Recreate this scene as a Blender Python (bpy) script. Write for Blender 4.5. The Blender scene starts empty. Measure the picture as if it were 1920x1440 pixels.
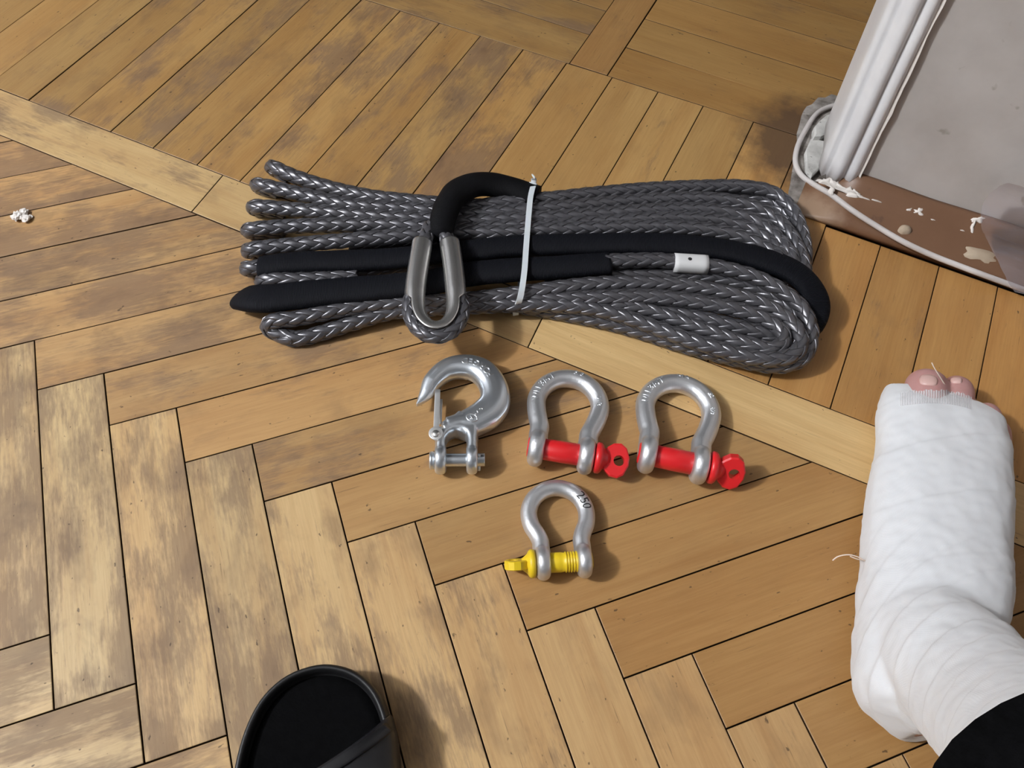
import bpy, bmesh, math, random
import numpy as np
from mathutils import Vector, Matrix, noise

random.seed(7)
sc = bpy.context.scene
COL = sc.collection
W = 0.05                      # one parquet plank is 50 mm wide; plans below are in plank widths
S0, T0 = 5.0, 5.0             # plan origin -> world origin

# ------------------------------------------------------------------ camera
F = 1512.94
RC = np.array([[0.901087256016188, 0.43235974294391766, 0.033268750001864036],
               [0.38309843862891113, -0.7577765990881875, -0.5282141726557807],
               [-0.20316826367645988, 0.4887122656081081, -0.8484591787934659]])
CS = np.array([9.246106027295422, -2.8933806492506466, 11.03093205270435])


def wp(s, t, z=0.0):
    return np.array([(s - S0) * W, (t - T0) * W, z * W])


def st(px, py, z=0.0):
    """plan position (plank widths) of the point of height z seen at a pixel of the photograph"""
    d = RC.T @ np.array([(px - 960) / F, (py - 720) / F, 1.0])
    q = CS + d * ((z - CS[2]) / d[2])
    return q


def at(px, py, z=0.0):
    q = st(px, py, z)
    return wp(q[0], q[1], q[2])


def Z1(x, y, z): return at(420 + x / 3.2, 270 + y / 3.2, z)
def Z2(x, y, z): return at(960 + x / 3.2, 270 + y / 3.2, z)


cam_d = bpy.data.cameras.new('camera')
cam_d.sensor_width = 36
cam_d.lens = F / 1920 * 36
cam_d.clip_start = 0.02
cam = bpy.data.objects.new('camera', cam_d)
COL.objects.link(cam)
Mr = (np.diag([1, -1, -1]) @ RC).T
cam.matrix_world = Matrix([list(Mr[i]) + [wp(*CS)[i]] for i in range(3)] + [[0, 0, 0, 1]])
sc.camera = cam

# ------------------------------------------------------------------ light, exposure
sc.view_settings.view_transform = 'Standard'
sc.view_settings.look = 'None'
sc.view_settings.exposure = 0.0
sc.view_settings.gamma = 1.0
sc.view_settings.use_curve_mapping = False
wd = bpy.data.worlds.new('world')
sc.world = wd
wd.use_nodes = True
wd.node_tree.nodes['Background'].inputs[0].default_value = (0.93, 0.96, 1.0, 1)
wd.node_tree.nodes['Background'].inputs[1].default_value = 0.02
la = bpy.data.lights.new('ceiling_lamp', 'POINT')
la.energy = 248
la.color = (0.97, 0.98, 1.0)
la.shadow_soft_size = 0.085
lo = bpy.data.objects.new('ceiling_lamp', la)
lo.location = wp(5.2 - 36, 3.5 - 25.5, 44)
COL.objects.link(lo)

# ------------------------------------------------------------------ helpers


def tag(o, label=None, cat=None, group=None, kind=None):
    if label: o['label'] = label
    if cat: o['category'] = cat
    if group: o['group'] = group
    if kind: o['kind'] = kind
    return o


def empty(name, loc, label=None, cat=None, group=None):
    o = bpy.data.objects.new(name, None)
    o.empty_display_size = 0.02
    COL.objects.link(o)
    o.location = loc
    return tag(o, label, cat, group)


def link(name, me, mat, parent=None, smooth=True):
    """one mesh object; vertices are in world space and are moved into the parent's frame"""
    if mat is not None and not me.materials:
        for m in (mat if isinstance(mat, (list, tuple)) else [mat]):
            me.materials.append(m)
    if smooth:
        me.polygons.foreach_set('use_smooth', [True] * len(me.polygons))
    o = bpy.data.objects.new(name, me)
    COL.objects.link(o)
    if parent is not None:
        me.transform(Matrix.Translation(-parent_loc(parent)))
        o.parent = parent
    return o


def parent_loc(p):
    v = Vector(p.location)
    while p.parent:
        p = p.parent
        v = v + Vector(p.location)
    return v


def mesh_np(name, V, Fc, uv=None):
    me = bpy.data.meshes.new(name)
    me.from_pydata([tuple(v) for v in V], [], [tuple(f) for f in Fc])
    if uv is not None:
        l = me.uv_layers.new(name='UVMap')
        idx = np.zeros(len(me.loops), dtype=np.int32)
        me.loops.foreach_get('vertex_index', idx)
        l.data.foreach_set('uv', np.asarray(uv)[idx].ravel())
    me.update()
    return me


def resample(P, step, closed=False):
    P = np.asarray(P, float)
    n = len(P)
    out = []
    rng = n if closed else n - 1
    for i in range(rng):
        if closed:
            p0, p1, p2, p3 = P[(i - 1) % n], P[i], P[(i + 1) % n], P[(i + 2) % n]
        else:
            p1, p2 = P[i], P[i + 1]
            p0 = P[i - 1] if i > 0 else 2 * p1 - p2
            p3 = P[i + 2] if i + 2 < n else 2 * p2 - p1
        d = lambda a, b: max(np.linalg.norm(b - a), 1e-6) ** 0.5
        t0 = 0; t1 = t0 + d(p0, p1); t2 = t1 + d(p1, p2); t3 = t2 + d(p2, p3)
        for t in np.linspace(t1, t2, 24, endpoint=False):
            a1 = (t1 - t) / (t1 - t0) * p0 + (t - t0) / (t1 - t0) * p1
            a2 = (t2 - t) / (t2 - t1) * p1 + (t - t1) / (t2 - t1) * p2
            a3 = (t3 - t) / (t3 - t2) * p2 + (t - t2) / (t3 - t2) * p3
            b1 = (t2 - t) / (t2 - t0) * a1 + (t - t0) / (t2 - t0) * a2
            b2 = (t3 - t) / (t3 - t1) * a2 + (t - t1) / (t3 - t1) * a3
            out.append((t2 - t) / (t2 - t1) * b1 + (t - t1) / (t2 - t1) * b2)
    out.append(P[0] if closed else P[-1])
    out = np.array(out)
    L = np.concatenate([[0], np.cumsum(np.linalg.norm(np.diff(out, axis=0), axis=1))])
    m = max(3, int(round(L[-1] / step)))
    q = np.linspace(0, L[-1], m + 1)
    R = np.stack([np.interp(q, L, out[:, k]) for k in range(3)], 1)
    return R, q


def frames(P, up=(0, 0, 1), fixed=False):
    T = np.gradient(P, axis=0)
    T /= np.linalg.norm(T, axis=1)[:, None] + 1e-12
    N = np.zeros_like(P)
    u = np.array(up, float)
    n = u - T[0] * (u @ T[0])
    if np.linalg.norm(n) < 1e-3:
        n = np.array([1., 0, 0]) - T[0] * T[0][0]
    n /= np.linalg.norm(n)
    for i in range(len(P)):
        if fixed:
            m = u - T[i] * (u @ T[i])
            if np.linalg.norm(m) > 0.15: n = m
        n = n - T[i] * (n @ T[i])
        n /= np.linalg.norm(n)
        N[i] = n
    B = np.cross(T, N)
    return T, N, B


def sweep(P, sec, up=(0, 0, 1), fixed=True, cap=True, closed=False, name='m'):
    """sec(i, f) -> list of (side, up) offsets; f runs 0..1"""
    P = np.asarray(P)
    T, N, B = frames(P, up, fixed)
    V = []; Fc = []; uv = []
    n = len(P)
    acc = 0
    for i in range(n):
        if i: acc += np.linalg.norm(P[i] - P[i - 1])
        s = sec(i, i / (n - 1))
        k = len(s)
        for j, (a, b) in enumerate(s):
            V.append(P[i] + B[i] * a + N[i] * b)
            uv.append((acc, j / k))
    for i in range(n - 1):
        for j in range(k):
            a = i * k + j; b = i * k + (j + 1) % k
            Fc.append((a, b, b + k, a + k))
    if closed:
        for j in range(k):
            a = (n - 1) * k + j; b = (n - 1) * k + (j + 1) % k
            Fc.append((a, b, (j + 1) % k, j))
    elif cap:
        Fc.append(tuple(range(k - 1, -1, -1)))
        Fc.append(tuple((n - 1) * k + j for j in range(k)))
    return mesh_np(name, V, Fc, uv)


def ell(a, b, k=16, p=1.0):
    r = []
    for j in range(k):
        c, s_ = math.cos(2 * math.pi * j / k), math.sin(2 * math.pi * j / k)
        r.append((a * math.copysign(abs(c) ** p, c), b * math.copysign(abs(s_) ** p, s_)))
    return r


def tube(P, r, k=12, name='m', **kw):
    rr = r if callable(r) else (lambda f: r)
    return sweep(P, lambda i, f: ell(rr(f), rr(f), k), name=name, **kw)


def join(ms, name='m'):
    bm = bmesh.new()
    for m in ms:
        bm.from_mesh(m)
        bpy.data.meshes.remove(m)
    me = bpy.data.meshes.new(name)
    bm.to_mesh(me); bm.free()
    return me


def cyl(p0, p1, r0, r1=None, k=28, bev=0.0, name='m'):
    """closed cylinder with rounded rims"""
    p0 = np.asarray(p0, float); p1 = np.asarray(p1, float)
    r1 = r0 if r1 is None else r1
    d = p1 - p0; L = np.linalg.norm(d); d /= L
    bev = min(bev, L * 0.45)
    prof = [(0, max(r0 - bev, 1e-5))]
    if bev > 0:
        for a in (30, 60, 90):
            prof.append((bev * (1 - math.cos(math.radians(a))), r0 - bev + bev * math.sin(math.radians(a))))
        for a in (90, 60, 30):
            prof.append((L - bev * (1 - math.cos(math.radians(a))), r1 - bev + bev * math.sin(math.radians(a))))
    else:
        prof += [(0, r0), (L, r1)]
    prof.append((L, max(r1 - bev, 1e-5)))
    return lathe(p0, d, prof, k, name)


def lathe(p0, d, prof, k=28, name='m'):
    d = np.asarray(d, float); d /= np.linalg.norm(d)
    a = np.cross(d, (0, 0, 1.0))
    if np.linalg.norm(a) < 1e-3: a = np.array([1., 0, 0])
    a /= np.linalg.norm(a); b = np.cross(d, a)
    V = []; Fc = []
    for (h, r) in prof:
        for j in range(k):
            th = 2 * math.pi * j / k
            V.append(p0 + d * h + (a * math.cos(th) + b * math.sin(th)) * r)
    for i in range(len(prof) - 1):
        for j in range(k):
            x = i * k + j; y = i * k + (j + 1) % k
            Fc.append((x, x + k, y + k, y))
    Fc.append(tuple(range(k)))
    Fc.append(tuple((len(prof) - 1) * k + j for j in range(k - 1, -1, -1)))
    return mesh_np(name, V, Fc)


def remesh(me, voxel, smooth=6, fac=0.5):
    o = bpy.data.objects.new('tmp', me)
    COL.objects.link(o)
    m = o.modifiers.new('r', 'REMESH'); m.mode = 'VOXEL'; m.voxel_size = voxel
    s_ = o.modifiers.new('s', 'SMOOTH'); s_.iterations = smooth; s_.factor = fac
    dg = bpy.context.evaluated_depsgraph_get()
    out = bpy.data.meshes.new_from_object(o.evaluated_get(dg))
    bpy.data.objects.remove(o)
    bpy.data.meshes.remove(me)
    return out


def boolean_cut(me, cutter):
    a = bpy.data.objects.new('a', me); b = bpy.data.objects.new('b', cutter)
    COL.objects.link(a); COL.objects.link(b)
    m = a.modifiers.new('b', 'BOOLEAN'); m.operation = 'DIFFERENCE'; m.object = b; m.solver = 'EXACT'
    dg = bpy.context.evaluated_depsgraph_get()
    out = bpy.data.meshes.new_from_object(a.evaluated_get(dg))
    bpy.data.objects.remove(a); bpy.data.objects.remove(b)
    return out


def text_mesh(s, size):
    cu = bpy.data.curves.new('t', 'FONT'); cu.body = s; cu.size = size
    cu.align_x = 'CENTER'; cu.align_y = 'CENTER'; cu.resolution_u = 3
    o = bpy.data.objects.new('t', cu); COL.objects.link(o)
    dg = bpy.context.evaluated_depsgraph_get()
    me = bpy.data.meshes.new_from_object(o.evaluated_get(dg))
    bpy.data.objects.remove(o); bpy.data.curves.remove(cu)
    bm = bmesh.new(); bm.from_mesh(me)
    bmesh.ops.remove_doubles(bm, verts=bm.verts[:], dist=size * 1e-4)
    bmesh.ops.triangulate(bm, faces=bm.faces[:])
    bmesh.ops.subdivide_edges(bm, edges=[e for e in bm.edges if e.calc_length() > size * .25], cuts=2)
    bm.to_mesh(me); bm.free()
    return me


def wrap_text(s, size, place, height):
    """raised lettering: place(x, y, h) -> world point on a surface, h above it"""
    me = text_mesh(s, size)
    bm = bmesh.new(); bm.from_mesh(me)
    bpy.data.meshes.remove(me)
    r = bmesh.ops.extrude_face_region(bm, geom=bm.faces[:])
    tops = set(v for v in r['geom'] if isinstance(v, bmesh.types.BMVert))
    for v in bm.verts:
        v.co = Vector(place(v.co.x, v.co.y, height if v in tops else -height * .8))
    bmesh.ops.recalc_face_normals(bm, faces=bm.faces[:])
    me = bpy.data.meshes.new('lettering'); bm.to_mesh(me); bm.free()
    return me


# ------------------------------------------------------------------ materials
class NT:
    def __init__(s, name):
        s.m = bpy.data.materials.new(name); s.m.use_nodes = True
        s.t = s.m.node_tree; s.b = s.t.nodes['Principled BSDF']

    def n(s, typ, ins=None, **kw):
        o = s.t.nodes.new(typ)
        for k, v in kw.items(): setattr(o, k, v)
        for k, v in (ins or {}).items():
            if isinstance(v, bpy.types.NodeSocket): s.t.links.new(v, o.inputs[k])
            else: o.inputs[k].default_value = v
        return o

    def set(s, **kw):
        for k, v in kw.items():
            k = {'base': 'Base Color', 'rough': 'Roughness', 'metal': 'Metallic', 'normal': 'Normal',
                 'spec': 'Specular IOR Level', 'coat': 'Coat Weight', 'coat_rough': 'Coat Roughness', 'alpha': 'Alpha',
                 'sheen': 'Sheen Weight', 'sss': 'Subsurface Weight', 'trans': 'Transmission Weight',
                 'aniso': 'Anisotropic'}.get(k, k)
            if isinstance(v, bpy.types.NodeSocket): s.t.links.new(v, s.b.inputs[k])
            else: s.b.inputs[k].default_value = v if not (isinstance(v, tuple) and len(v) == 3) else v + (1,)
        return s

    def math(s, op, a, b=0.0, clamp=False):
        return s.n('ShaderNodeMath', {0: a, 1: b}, operation=op, use_clamp=clamp).outputs[0]

    def ramp(s, fac, stops):
        r = s.n('ShaderNodeValToRGB', {0: fac})
        e = r.color_ramp.elements
        while len(e) < len(stops): e.new(0.5)
        for x, (p, c) in zip(e, stops):
            x.position = p; x.color = c if len(c) == 4 else tuple(c) + (1,)
        return r.outputs[0]

    def mix(s, fac, a, b, blend='MIX'):
        o = s.n('ShaderNodeMix', data_type='RGBA', blend_type=blend)
        for i, v in ((0, fac), (6, a), (7, b)):
            if isinstance(v, bpy.types.NodeSocket): s.t.links.new(v, o.inputs[i])
            else: o.inputs[i].default_value = v if not (isinstance(v, tuple) and len(v) == 3) else v + (1,)
        return o.outputs[2]

    def noise(s, vec, scale, detail=4, rough=0.55, dist=0.0):
        return s.n('ShaderNodeTexNoise', {'Vector': vec, 'Scale': scale, 'Detail': detail, 'Roughness': rough, 'Distortion': dist}).outputs['Fac']

    def mapv(s, vec, scale=(1, 1, 1), loc=(0, 0, 0), rot=(0, 0, 0)):
        return s.n('ShaderNodeMapping', {'Vector': vec, 'Scale': scale, 'Location': loc, 'Rotation': rot}).outputs[0]

    def bump(s, h, strength=0.3, dist=0.001, normal=None):
        i = {'Height': h, 'Strength': strength, 'Distance': dist}
        if normal is not None: i['Normal'] = normal
        return s.n('ShaderNodeBump', i).outputs[0]

    def obj(s): return s.n('ShaderNodeTexCoord').outputs['Object']
    def pos(s): return s.n('ShaderNodeNewGeometry').outputs['Position']
    def uv(s): return s.n('ShaderNodeTexCoord').outputs['UV']


def simple(name, base, rough=0.5, metal=0.0, **kw):
    m = NT(name); m.set(base=base, rough=rough, metal=metal, **kw); return m.m


def mat_plank():
    m = NT('worn_varnished_parquet')
    oi = m.n('ShaderNodeObjectInfo')
    rnd = oi.outputs['Random']; tone = oi.outputs['Color']; wear = oi.outputs['Alpha']
    off = m.n('ShaderNodeCombineXYZ', {0: m.math('MULTIPLY', rnd, 7.3), 1: m.math('MULTIPLY', rnd, 13.1), 2: m.math('MULTIPLY', rnd, 3.7)}).outputs[0]
    v = m.n('ShaderNodeVectorMath', {0: m.obj(), 1: off}, operation='ADD').outputs[0]
    pos = m.pos()
    # long soft figure, fine fibres
    fig = m.noise(m.mapv(v, (5, 45, 5)), 1.0, 4, 0.55, 0.6)
    fib = m.noise(m.mapv(v, (28, 620, 28)), 1.0, 3, 0.6)
    c = m.mix(m.math('MULTIPLY', m.math('SUBTRACT', fig, 0.38, True), 1.5, True), tone, m.mix(1.0, tone, (0.70, 0.56, 0.44), 'MULTIPLY'))
    c = m.mix(m.ramp(fib, [(0.40, (0.30,) * 3), (0.62, (0, 0, 0))]), c, m.mix(1.0, c, (0.72, 0.66, 0.60), 'MULTIPLY'))
    # broad tonal drift over the floor
    drift = m.noise(pos, 5.0, 2)
    c = m.mix(m.math('MULTIPLY', drift, 0.35, True), c, m.mix(1.0, c, (0.80, 0.74, 0.66), 'MULTIPLY'))
    # varnish worn through: grey-brown soiled patches, ragged along the grain
    big = m.noise(m.mapv(v, (9, 23, 9)), 1.0, 5, 0.62, 0.35)
    rag = m.noise(m.mapv(v, (60, 420, 60)), 1.0, 4, 0.7)
    cloud = m.noise(pos, 16.0, 3, 0.6)
    fld = m.math('ADD', m.math('ADD', m.math('MULTIPLY', big, 0.55), m.math('MULTIPLY', rag, 0.24)), m.math('MULTIPLY', cloud, 0.24))
    thr = m.math('SUBTRACT', 0.655, m.math('MULTIPLY', wear, 0.245))
    msk = m.math('MULTIPLY', m.math('SUBTRACT', fld, thr), 11.0, True)
    stain = m.mix(m.noise(pos, 30, 2), (0.12, 0.068, 0.039), (0.21, 0.142, 0.10))
    stain = m.mix(0.30, stain, c)
    c = m.mix(m.math('MULTIPLY', msk, 0.88), c, stain)
    # soft soiling inside and around the worn patches
    soft = m.noise(m.mapv(v, (20, 34, 20), (2.2, 5.1, 0)), 1.0, 4, 0.6, 0.3)
    sm = m.math('MULTIPLY', m.math('MULTIPLY', m.math('SUBTRACT', soft, 0.50), 5.0, True), m.math('MULTIPLY', wear, 0.62))
    c = m.mix(sm, c, (0.105, 0.062, 0.042))
    # darker knots of dirt
    knot = m.noise(m.mapv(v, (22, 34, 22), (3.1, 1.7, 0)), 1.0, 3, 0.6, 0.8)
    km = m.math('MULTIPLY', m.math('SUBTRACT', knot, 0.74), 9.0, True)
    c = m.mix(m.math('MULTIPLY', km, 0.65), c, (0.075, 0.045, 0.03))
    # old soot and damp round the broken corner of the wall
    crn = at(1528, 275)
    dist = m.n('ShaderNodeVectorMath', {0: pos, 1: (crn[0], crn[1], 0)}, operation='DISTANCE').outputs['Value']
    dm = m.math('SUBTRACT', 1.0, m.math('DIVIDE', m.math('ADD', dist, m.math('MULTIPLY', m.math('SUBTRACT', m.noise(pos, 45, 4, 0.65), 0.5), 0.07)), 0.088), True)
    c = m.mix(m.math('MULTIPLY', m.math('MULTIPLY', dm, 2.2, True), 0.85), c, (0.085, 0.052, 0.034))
    # pin specks and short scratches
    sp = m.noise(m.mapv(v, (150, 260, 150)), 1.0, 2, 0.5)
    c = m.mix(m.ramp(sp, [(0.715, (0, 0, 0)), (0.76, (0.75,) * 3)]), c, (0.055, 0.032, 0.018))
    scr = m.noise(m.mapv(v, (35, 900, 35), (9, 2, 1)), 1.0, 2, 0.5)
    c = m.mix(m.ramp(scr, [(0.70, (0, 0, 0)), (0.75, (0.45,) * 3)]), c, (0.08, 0.05, 0.03))
    m.set(base=c)
    m.set(rough=m.math('ADD', 0.40, m.math('ADD', m.math('MULTIPLY', msk, 0.16), m.math('MULTIPLY', fig, 0.10))), spec=0.42)
    h = m.math('ADD', m.math('MULTIPLY', fib, 0.5), m.math('MULTIPLY', m.noise(pos, 40, 3), 0.9))
    m.set(normal=m.bump(h, 0.16, 0.0012))
    return m.m


M = {}
M['plank'] = mat_plank()
M['underfloor'] = simple('underfloor', (0.075, 0.045, 0.022), 0.85, spec=0.15)
M['joint'] = simple('dirty_joint', (0.06, 0.034, 0.016), 0.85, spec=0.15)


def mat_zinc(name, base, rough, bumps=0.25, metal=0.86):
    m = NT(name)
    v = m.obj()
    n1 = m.noise(v, 420, 3); n2 = m.noise(v, 90, 3)
    m.set(base=m.mix(n2, tuple(x * 0.92 for x in base), tuple(min(1, x * 1.05) for x in base)), metal=metal,
          rough=m.math('ADD', rough - .03, m.math('MULTIPLY', n2, 0.06)),
          normal=m.bump(m.math('ADD', n1, m.math('MULTIPLY', n2, 1.6)), bumps, 0.0006))
    return m.m


M['galv'] = mat_zinc('galvanised_steel', (0.74, 0.75, 0.77), 0.42)
M['zinc'] = mat_zinc('bright_zinc_plate', (0.78, 0.83, 0.88), 0.30, 0.0, 0.90)
M['latch'] = mat_zinc('dull_zinc_latch', (0.84, 0.84, 0.83), 0.5, 0.05)
M['emboss'] = mat_zinc('raised_lettering_steel', (0.80, 0.82, 0.84), 0.30, 0.1)
M['steel'] = simple('brushed_stainless', (0.92, 0.91, 0.89), 0.27, 0.93)
M['red'] = simple('red_enamel', (0.72, 0.018, 0.022), 0.36, coat=0.25)
M['yellow'] = simple('yellow_enamel', (0.82, 0.58, 0.018), 0.42, coat=0.15)
M['ink'] = simple('black_marker', (0.01, 0.01, 0.012), 0.5)


def mat_rope():
    m = NT('silver_grey_braided_fibre')
    v = m.obj()
    n = m.noise(v, 160, 3)
    n2 = m.noise(v, 14, 2)
    c = m.mix(n, (0.055, 0.056, 0.066), (0.20, 0.20, 0.22))
    c = m.mix(m.math('MULTIPLY', n2, 0.5), c, (0.11, 0.10, 0.10))
    m.set(base=c, rough=0.30, metal=0.5, spec=0.7, normal=m.bump(m.noise(v, 1500, 2), 0.12, 0.0004))
    return m.m


M['rope'] = mat_rope()


def mat_web(name, base, ribs=True, k=900):
    m = NT(name)
    uv = m.uv()
    w = m.n('ShaderNodeTexWave', {'Vector': uv, 'Scale': k / 3.0, 'Distortion': 0.6, 'Detail': 1.0}, wave_type='BANDS', bands_direction='X').outputs['Fac']
    n = m.noise(m.obj(), 60, 3)
    c = m.mix(w, tuple(x * 0.55 for x in base), tuple(x * 1.6 for x in base))
    c = m.mix(m.math('MULTIPLY', n, .5), c, tuple(x * .6 for x in base))
    m.set(base=c, rough=0.7, spec=0.18, normal=m.bump(m.math('ADD', w, n), 0.45, 0.0006))
    return m.m


M['webbing'] = mat_web('black_nylon_sleeve', (0.0035, 0.0040, 0.0070))
M['sleeve_dark'] = mat_web('black_woven_tube', (0.0028, 0.0028, 0.004), k=1000)


def mat_gauze():
    m = NT('white_gauze_bandage')
    v = m.obj()
    g = m.n('ShaderNodeTexWave', {'Vector': v, 'Scale': 620.0, 'Distortion': 1.2, 'Detail': 1.0}, bands_direction='X').outputs['Fac']
    g2 = m.n('ShaderNodeTexWave', {'Vector': v, 'Scale': 620.0, 'Distortion': 1.2, 'Detail': 1.0}, bands_direction='Y').outputs['Fac']
    n = m.noise(v, 26, 3)
    m.set(base=m.mix(n, (0.72, 0.735, 0.76), (0.80, 0.81, 0.825)), rough=0.9, spec=0.1, sheen=0.25, sss=0.12,
          normal=m.bump(m.math('ADD', m.math('ADD', g, g2), m.math('MULTIPLY', n, 1.5)), 0.13, 0.0005))
    m.b.inputs['Subsurface Radius'].default_value = (0.006, 0.005, 0.0045)
    return m.m


M['gauze'] = mat_gauze()


def mat_gauze_edge():
    m = NT('frayed_gauze_edge')
    uv = m.uv()
    w = m.n('ShaderNodeTexWave', {'Vector': uv, 'Scale': 9.0, 'Distortion': 1.0, 'Detail': 2.0}, bands_direction='Y').outputs['Fac']
    m.set(base=(0.84, 0.83, 0.85), rough=0.9, spec=0.1, alpha=m.math('ADD', 0.22, m.math('MULTIPLY', w, 0.60), True))
    return m.m


M['fray'] = mat_gauze_edge()


def mat_skin():
    m = NT('skin')
    n = m.noise(m.obj(), 60, 3)
    m.set(base=m.mix(n, (0.47, 0.24, 0.23), (0.57, 0.32, 0.30)), rough=0.45, sss=0.25, normal=m.bump(m.noise(m.obj(), 500, 3), 0.2, 0.0005))
    m.b.inputs['Subsurface Radius'].default_value = (0.008, 0.003, 0.002)
    return m.m


M['skin'] = mat_skin()
M['nail'] = simple('toenail', (0.66, 0.43, 0.39), 0.35, coat=0.3)


def mat_noise(name, c0, c1, scale, rough, b=0.3, bd=0.001, spots=None, **kw):
    m = NT(name)
    v = m.obj()
    n = m.noise(v, scale, 5)
    c = m.mix(m.ramp(n, [(0.35, (0, 0, 0)), (0.65, (1, 1, 1))]), c0, c1)
    if spots:
        k = m.noise(v, spots[0], 3, 0.55)
        c = m.mix(m.ramp(k, [(spots[1], (0, 0, 0)), (spots[1] + 0.05, (spots[3],) * 3)]), c, spots[2])
    m.set(base=c, rough=rough, normal=m.bump(m.noise(v, scale * 3, 4), b, bd), **kw)
    return m.m


M['trousers'] = mat_noise('black_trouser_knit', (0.0016, 0.0016, 0.0018), (0.0035, 0.0035, 0.004), 300, 0.95, spec=0.06)
M['rubber'] = mat_noise('black_foam_rubber', (0.006, 0.006, 0.0065), (0.012, 0.012, 0.013), 60, 0.5, 0.15)
M['footbed'] = mat_noise('black_footbed_cloth', (0.001, 0.001, 0.0013), (0.0022, 0.0022, 0.0026), 200, 0.9, spec=0.08)
M['strapmat'] = mat_noise('black_slipper_strap', (0.008, 0.008, 0.0095), (0.018, 0.018, 0.020), 50, 0.36, 0.1)
M['wallpaper'] = mat_noise('soiled_grey_wall', (0.49, 0.455, 0.425), (0.58, 0.545, 0.515), 18, 0.75, 0.2, 0.001, (42, 0.675, (0.27, 0.235, 0.185), 0.6))
M['ceiling'] = simple('white_ceiling', (0.62, 0.63, 0.64), 0.9)
M['roomwall'] = simple('blue_grey_room_wall', (0.16, 0.16, 0.165), 0.9)
M['trim'] = mat_noise('thick_white_gloss_paint', (0.76, 0.76, 0.78), (0.84, 0.84, 0.85), 22, 0.38, 0.5, 0.0012)
def mat_plinth():
    m = NT('brown_floor_paint')
    v = m.pos()
    n = m.noise(v, 20, 5)
    c = m.mix(n, (0.135, 0.066, 0.034), (0.205, 0.108, 0.060))
    k = m.noise(v, 60, 3)
    c = m.mix(m.ramp(k, [(0.66, (0, 0, 0)), (0.72, (0.6,) * 3)]), c, (0.09, 0.047, 0.03))
    # paint rubbed and dusty at the corner end
    e = at(1585, 420, .2)
    sx = m.n('ShaderNodeSeparateXYZ', {0: v})
    a = m.math('MULTIPLY', m.math('ADD', m.math('SUBTRACT', float(e[0]), sx.outputs[0]), m.math('MULTIPLY', m.math('SUBTRACT', m.noise(v, 50, 4, .6), 0.5), 0.05)), 40.0, True)
    b = m.math('MULTIPLY', m.math('ADD', m.math('SUBTRACT', float(wp(0, 9.95)[1]), sx.outputs[1]), m.math('MULTIPLY', m.math('SUBTRACT', m.noise(v, 70, 3), 0.5), 0.02)), 60.0, True)
    c = m.mix(m.math('MULTIPLY', m.math('MULTIPLY', a, b), 0.8), c, (0.36, 0.245, 0.165))
    m.set(base=c, rough=0.4, normal=m.bump(m.noise(v, 60, 4), 0.35, 0.001))
    return m.m


M['plinth'] = mat_plinth()
M['old_plinth'] = mat_noise('brown_floor_paint', (0.135, 0.068, 0.036), (0.20, 0.105, 0.058), 20, 0.38, 0.35, 0.001, (60, 0.70, (0.10, 0.05, 0.03), 0.7))
M['plaster'] = mat_noise('grey_plaster', (0.42, 0.41, 0.39), (0.62, 0.61, 0.58), 70, 0.9, 0.6, 0.001, (90, 0.66, (0.10, 0.09, 0.085), 0.8))
M['dust'] = mat_noise('dusty_concrete', (0.09, 0.072, 0.06), (0.40, 0.37, 0.34), 45, 0.95, 0.6, 0.001, (80, 0.64, (0.07, 0.055, 0.05), 0.8))
M['flake'] = simple('white_paint_flake', (0.80, 0.75, 0.70), 0.7)
M['putty'] = mat_noise('putty', (0.36, 0.27, 0.19), (0.47, 0.38, 0.28), 30, 0.8)
M['cable'] = mat_noise('grubby_white_cable', (0.56, 0.52, 0.50), (0.66, 0.62, 0.60), 25, 0.5, 0.1)
m_ = NT('milky_nylon'); m_.set(base=(0.86, 0.85, 0.85), rough=0.35, sss=0.2, trans=0.05); M['nylon'] = m_.m
M['label'] = simple('white_heat_shrink', (0.70, 0.70, 0.70), 0.55)
M['hole'] = simple('pinhole_black', (0.01, 0.01, 0.01), 0.8)
M['thread'] = simple('loose_thread', (0.85, 0.72, 0.62), 0.8)


def mat_film():
    m = NT('clear_plastic_film')
    for l in list(m.t.links): m.t.links.remove(l)
    tr = m.n('ShaderNodeBsdfTransparent', {'Color': (0.90, 0.88, 0.90, 1)})
    df = m.n('ShaderNodeBsdfDiffuse', {'Color': (0.75, 0.70, 0.74, 1)})
    gl = m.n('ShaderNodeBsdfGlossy', {'Color': (1, 1, 1, 1), 'Roughness': 0.12})
    a = m.n('ShaderNodeMixShader', {0: 0.16, 1: tr.outputs[0], 2: df.outputs[0]})
    fr = m.n('ShaderNodeFresnel', {'IOR': 1.45})
    b = m.n('ShaderNodeMixShader', {0: fr.outputs[0], 1: a.outputs[0], 2: gl.outputs[0]})
    out = [n for n in m.t.nodes if n.type == 'OUTPUT_MATERIAL'][0]
    m.t.links.new(b.outputs[0], out.inputs[0])
    return m.m


M['film'] = mat_film()

# ------------------------------------------------------------------ floor
base = bpy.data.meshes.new('floor')
a0 = wp(-53, -41, -0.16); a1 = wp(41, 61, -0.16)
base.from_pydata([(a0[0], a0[1], a0[2]), (a1[0], a0[1], a0[2]), (a1[0], a1[1], a0[2]), (a0[0], a1[1], a0[2])], [], [(0, 1, 2, 3)])
floor = link('floor', base, M['underfloor'], smooth=False)
tag(floor, kind='structure')


def clip(poly, f):
    """keep the side f(p) >= 0 of a convex polygon"""
    out = []
    n = len(poly)
    for i in range(n):
        p, q = np.array(poly[i]), np.array(poly[(i + 1) % n])
        fp, fq = f(p), f(q)
        if fp >= 0: out.append(p)
        if (fp >= 0) != (fq >= 0): out.append(p + (q - p) * (fp / (fp - fq)))
    return out


NP = [0]



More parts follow.
